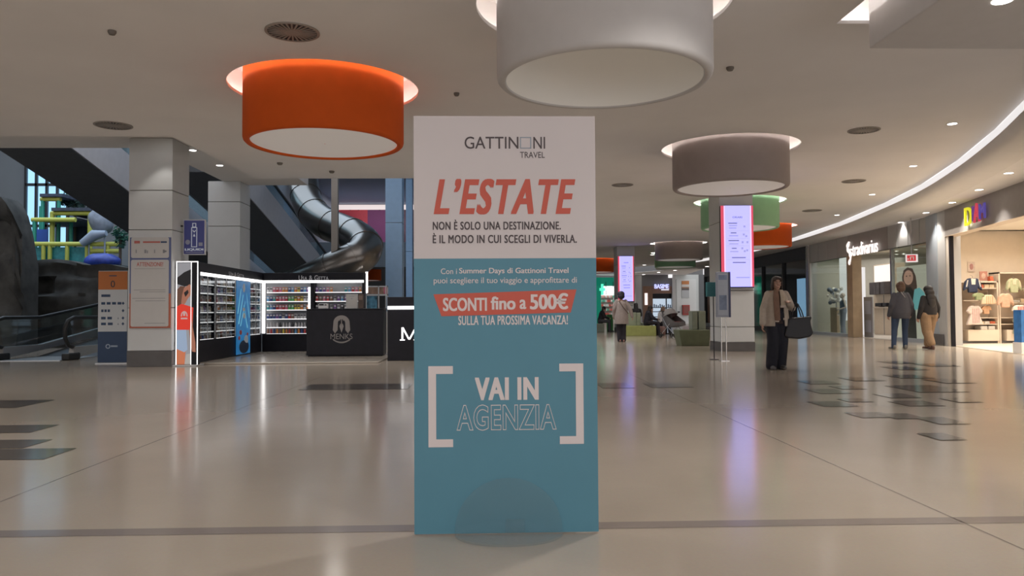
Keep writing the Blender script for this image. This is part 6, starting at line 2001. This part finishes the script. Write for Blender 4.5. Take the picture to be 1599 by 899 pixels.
behind('person in charcoal jumper and blue jeans walking away towards the fashion shop', 1406.5, 20.0, 1.74, pi - .15, left_walker)
def right_walker(t, J):
    J['elL'] = V(.25, .06, 1.08); J['wrL'] = V(.28, .0, .83)
    J['elR'] = V(-.25, .03, 1.08); J['wrR'] = V(-.29, -.04, .84)
    J['hipL'] = V(.1, 0, .88); J['hipR'] = V(-.1, 0, .88)
    J['knL'] = V(.07, .02, .47); J['anL'] = V(.04, .16, .12); J['toeL'] = V(.03, .06, .03)
    J['knR'] = V(-.1, -.12, .49); J['anR'] = V(-.08, -.16, .085); J['toeR'] = V(-.09, -.32, .03)
    bo, M = body(t, J, SKIN, .009)
    hairmesh(t, 'long_hair', [((0, .02, .04), (.112, .12, .10)), ((0, .075, -.06), (.125, .085, .12)), ((0, .12, -.2), (.12, .06, .14)), ((0, .145, -.31), (.11, .05, .12)), ((0, .15, -.40), (.07, .035, .08))], cl('hair_black', (.012, .010, .011), .5), M)
    trousers(t, J, cl('tan', (.27, .175, .10)), .135, .12, .10, -.06)
    shoes(t, J, cl('boot_brown', (.08, .035, .025), .6), 'boot')
    mb = MB()
    loft(mb, [(.90, 0, .02, .20, .16), (1.0, 0, .02, .21, .16), (1.2, 0, .01, .19, .14), (1.31, 0, .01, .165, .12), (1.39, 0, .01, .09, .08)])
    for s_ in 'LR':
        chain(mb, [J['sh' + s_], J['el' + s_], J['wr' + s_]], [.066, .066, .05], 14)
    link('top', union(mb, 'top', cl('black_knit', (.016, .014, .015)), .012, 7), t)
behind('person with long black hair, black top and tan trousers walking away', 1449.5, 19.9, 1.64, pi + .12, right_walker)
# ---- beige coat and round dark bun, seen from behind
def coat_walker(t, J):
    J['elL'] = V(.25, .05, 1.1); J['wrL'] = V(.25, -.02, .86); J['elR'] = V(-.30, .05, 1.08); J['wrR'] = V(-.36, .05, .86)
    J['anL'] = V(.06, .02, .085); J['anR'] = V(-.06, .06, .085); J['toeL'] = V(.06, -.14, .03); J['toeR'] = V(-.07, -.1, .03); J['knL'] = V(.07, -.02, .48); J['knR'] = V(-.07, -.02, .48)
    bo, M = body(t, J, SKIN, .009)
    hairmesh(t, 'hair', [((0, .01, .05), (.125, .125, .11)), ((0, .05, -.02), (.12, .095, .10))], cl('hair_navy_black', (.016, .015, .035), .6), M)
    trousers(t, J, cl('black_trousers', (.02, .018, .026)), .105, .095, .085, .02)
    shoes(t, J, cl('shoe_pink', (.30, .17, .15), .6))
    mb = MB()
    loft(mb, [(.60, 0, .02, .245, .185), (.85, 0, .02, .235, .18), (1.1, 0, .01, .205, .16), (1.29, 0, .01, .18, .13), (1.385, 0, .01, .10, .09)])
    for s_ in 'LR':
        chain(mb, [J['sh' + s_], J['el' + s_], J['wr' + s_]], [.07, .068, .055], 14)
    link('coat', union(mb, 'coat', cl('greige_coat', (.33, .28, .27)), .012, 7), t)
    mb = MB(); mb.tube([(.1, .13, 1.38), (.0, .2, 1.22), (-.12, .215, 1.05), (-.2, .2, .95)], .014, 6); obj('bag_strap', mb, cl('strap_brown', (.12, .08, .07)), t)
behind('person in greige coat with round dark hairdo standing before the distant screen', 970, 26.0, 1.68, pi, coat_walker)

# ---- seated people
def seated(label, px, d, rz, hair, coat, legs, seat=.45, py_shift=0, H=1.0, lean=0.0, skin=None, armsfwd=.3, long_hair=False, yoff=0):
    g = dp(px, 480, d); g.z = 0; g.y += yoff
    t = thing('person', label, 'person', g, rz)
    z = seat
    J = dict(pelvis=V(0, 0, z + .10), belly=V(0, -.02 - lean * .3, z + .26), chest=V(0, -.03 - lean * .7, z + .44), neck=V(0, -.05 - lean, z + .58), head=V(0, -.09 - lean * 1.15, z + .71),
             shL=V(.155, -.03 - lean * .9, z + .52), shR=V(-.155, -.03 - lean * .9, z + .52), elL=V(.22, -.16 - lean, z + .30), elR=V(-.22, -.16 - lean, z + .30),
             wrL=V(.10, -.36 - lean * .6, z + .24), wrR=V(-.10, -.36 - lean * .6, z + .24), hipL=V(.09, -.02, z + .12), hipR=V(-.09, -.02, z + .12), knL=V(.11, -.43, z + .10), knR=V(-.11, -.43, z + .10),
             anL=V(.11, -.42, .085), anR=V(-.11, -.46, .085), toeL=V(.12, -.58, .03), toeR=V(-.12, -.62, .03))
    bo, M = body(t, J, skin or SKIN, .009, face=V(0, -1, -.25))
    hb = [((0, .02, .04), (.095, .105, .095)), ((0, .055, -.03), (.09, .07, .09))]
    if long_hair:
        hb += [((0, .08, -.14), (.09, .05, .13)), ((-.07, .02, -.08), (.03, .06, .10)), ((.07, .02, -.08), (.03, .06, .10))]
    hairmesh(t, 'hair', hb, hair, M)
    trousers(t, J, legs, .10, .08, .065, .02)
    shoes(t, J, cl('shoe_black', (.03, .03, .03), .6))
    mb = MB()
    chain(mb, [J['pelvis'] + V(0, 0, .07), J['belly'], J['chest'], J['chest'] + V(0, 0, .08)], [.155, .16, .165, .13], 18)
    for s_ in 'LR':
        chain(mb, [J['sh' + s_], J['el' + s_], J['wr' + s_]], [.075, .07, .055], 14)
        mb.tube([J['chest'] + V(0, 0, .06), J['sh' + s_]], [.11, .075], 12)
    link('jacket', union(mb, 'jacket', coat, .012, 7), t)
    return t
seated('person in dark coat seated in profile on the yellow green bench', 1011, 32.1, pi / 2, cl('hair_darkbrown', (.03, .02, .018), .6), cl('coat_ink', (.020, .020, .032)), cl('black_trousers', (.02, .018, .026)), .43, lean=.06, long_hair=True, yoff=.12)
# a stool carries the second seated person beside the pushchair
g = dp(1030, 480, 33.0)
mb = MB(); mb.lathe([(.001, 0), (.22, 0), (.24, .03), (.24, .34), (.2, .38), (.001, .38)], 24, (g.x, g.y, 0)); tag(obj('pouffe', mb, cl('pouf_rose', (.22, .13, .12)), smooth=50), 'low rose brown pouffe under the fair-haired seated person', 'pouffe')
seated('person with light brown hair and a white top seated low beside the pushchair', 1030, 33.0, pi / 2 + .5, cl('hair_lightbrown', (.20, .13, .09), .6), cl('white_top', (.52, .50, .52)), cl('black_trousers', (.02, .018, .026)), .38, lean=.1)
seated('person in dark clothes seated on the distant grey green bench', 938, 38.2, pi / 2 - .2, cl('hair_black', (.012, .010, .011), .5), cl('coat_black', (.02, .02, .024)), cl('grey_trousers', (.06, .06, .07)), .43, lean=.08, yoff=.1)
seated('person in black, seen from behind, sitting beyond the yellow green bench', 993.5, 33.6, pi, cl('hair_black', (.012, .010, .011), .5), cl('coat_black', (.02, .02, .024)), cl('grey_trousers', (.06, .06, .07)), .55, lean=0, long_hair=True)
g = dp(993.5, 480, 33.6)
mb = MB(); mb.box((g.x - .3, g.y - .25, 0), (g.x + .3, g.y + .3, .53)); tag(obj('bench', mb, m_b3, bevel=.02), 'plain seat block behind the yellow green bench', 'bench')

# ---- mannequin in the shop window
cm = deep(1316.5, .42, .012)
t = thing('mannequin', 'pale mannequin in blue denim standing in the left shop window', 'mannequin', cm, ang - .2)
J = std(1.72)
J['elL'] = V(.27, .06, 1.13); J['wrL'] = V(.22, -.16, 1.05); J['elR'] = V(-.27, .06, 1.13); J['wrR'] = V(-.29, -.08, .90)
J['anL'] = V(.12, -.05, .085); J['toeL'] = V(.14, -.2, .028)
body(t, J, mat('mannequin_white', (.55, .50, .47), .4), .009)
trousers(t, J, cl('denim_pale', (.20, .24, .32)), .105, .09, .09, .02)
shoes(t, J, cl('shoe_white', (.6, .58, .56), .5))
mb = MB()
loft(mb, [(1.0, 0, 0, .17, .13), (1.15, 0, 0, .155, .12), (1.3, 0, 0, .165, .125), (1.4, 0, .01, .15, .1)])
link('denim_top', union(mb, 'denim_top', cl('denim_mid', (.10, .16, .25)), .012, 5), t)
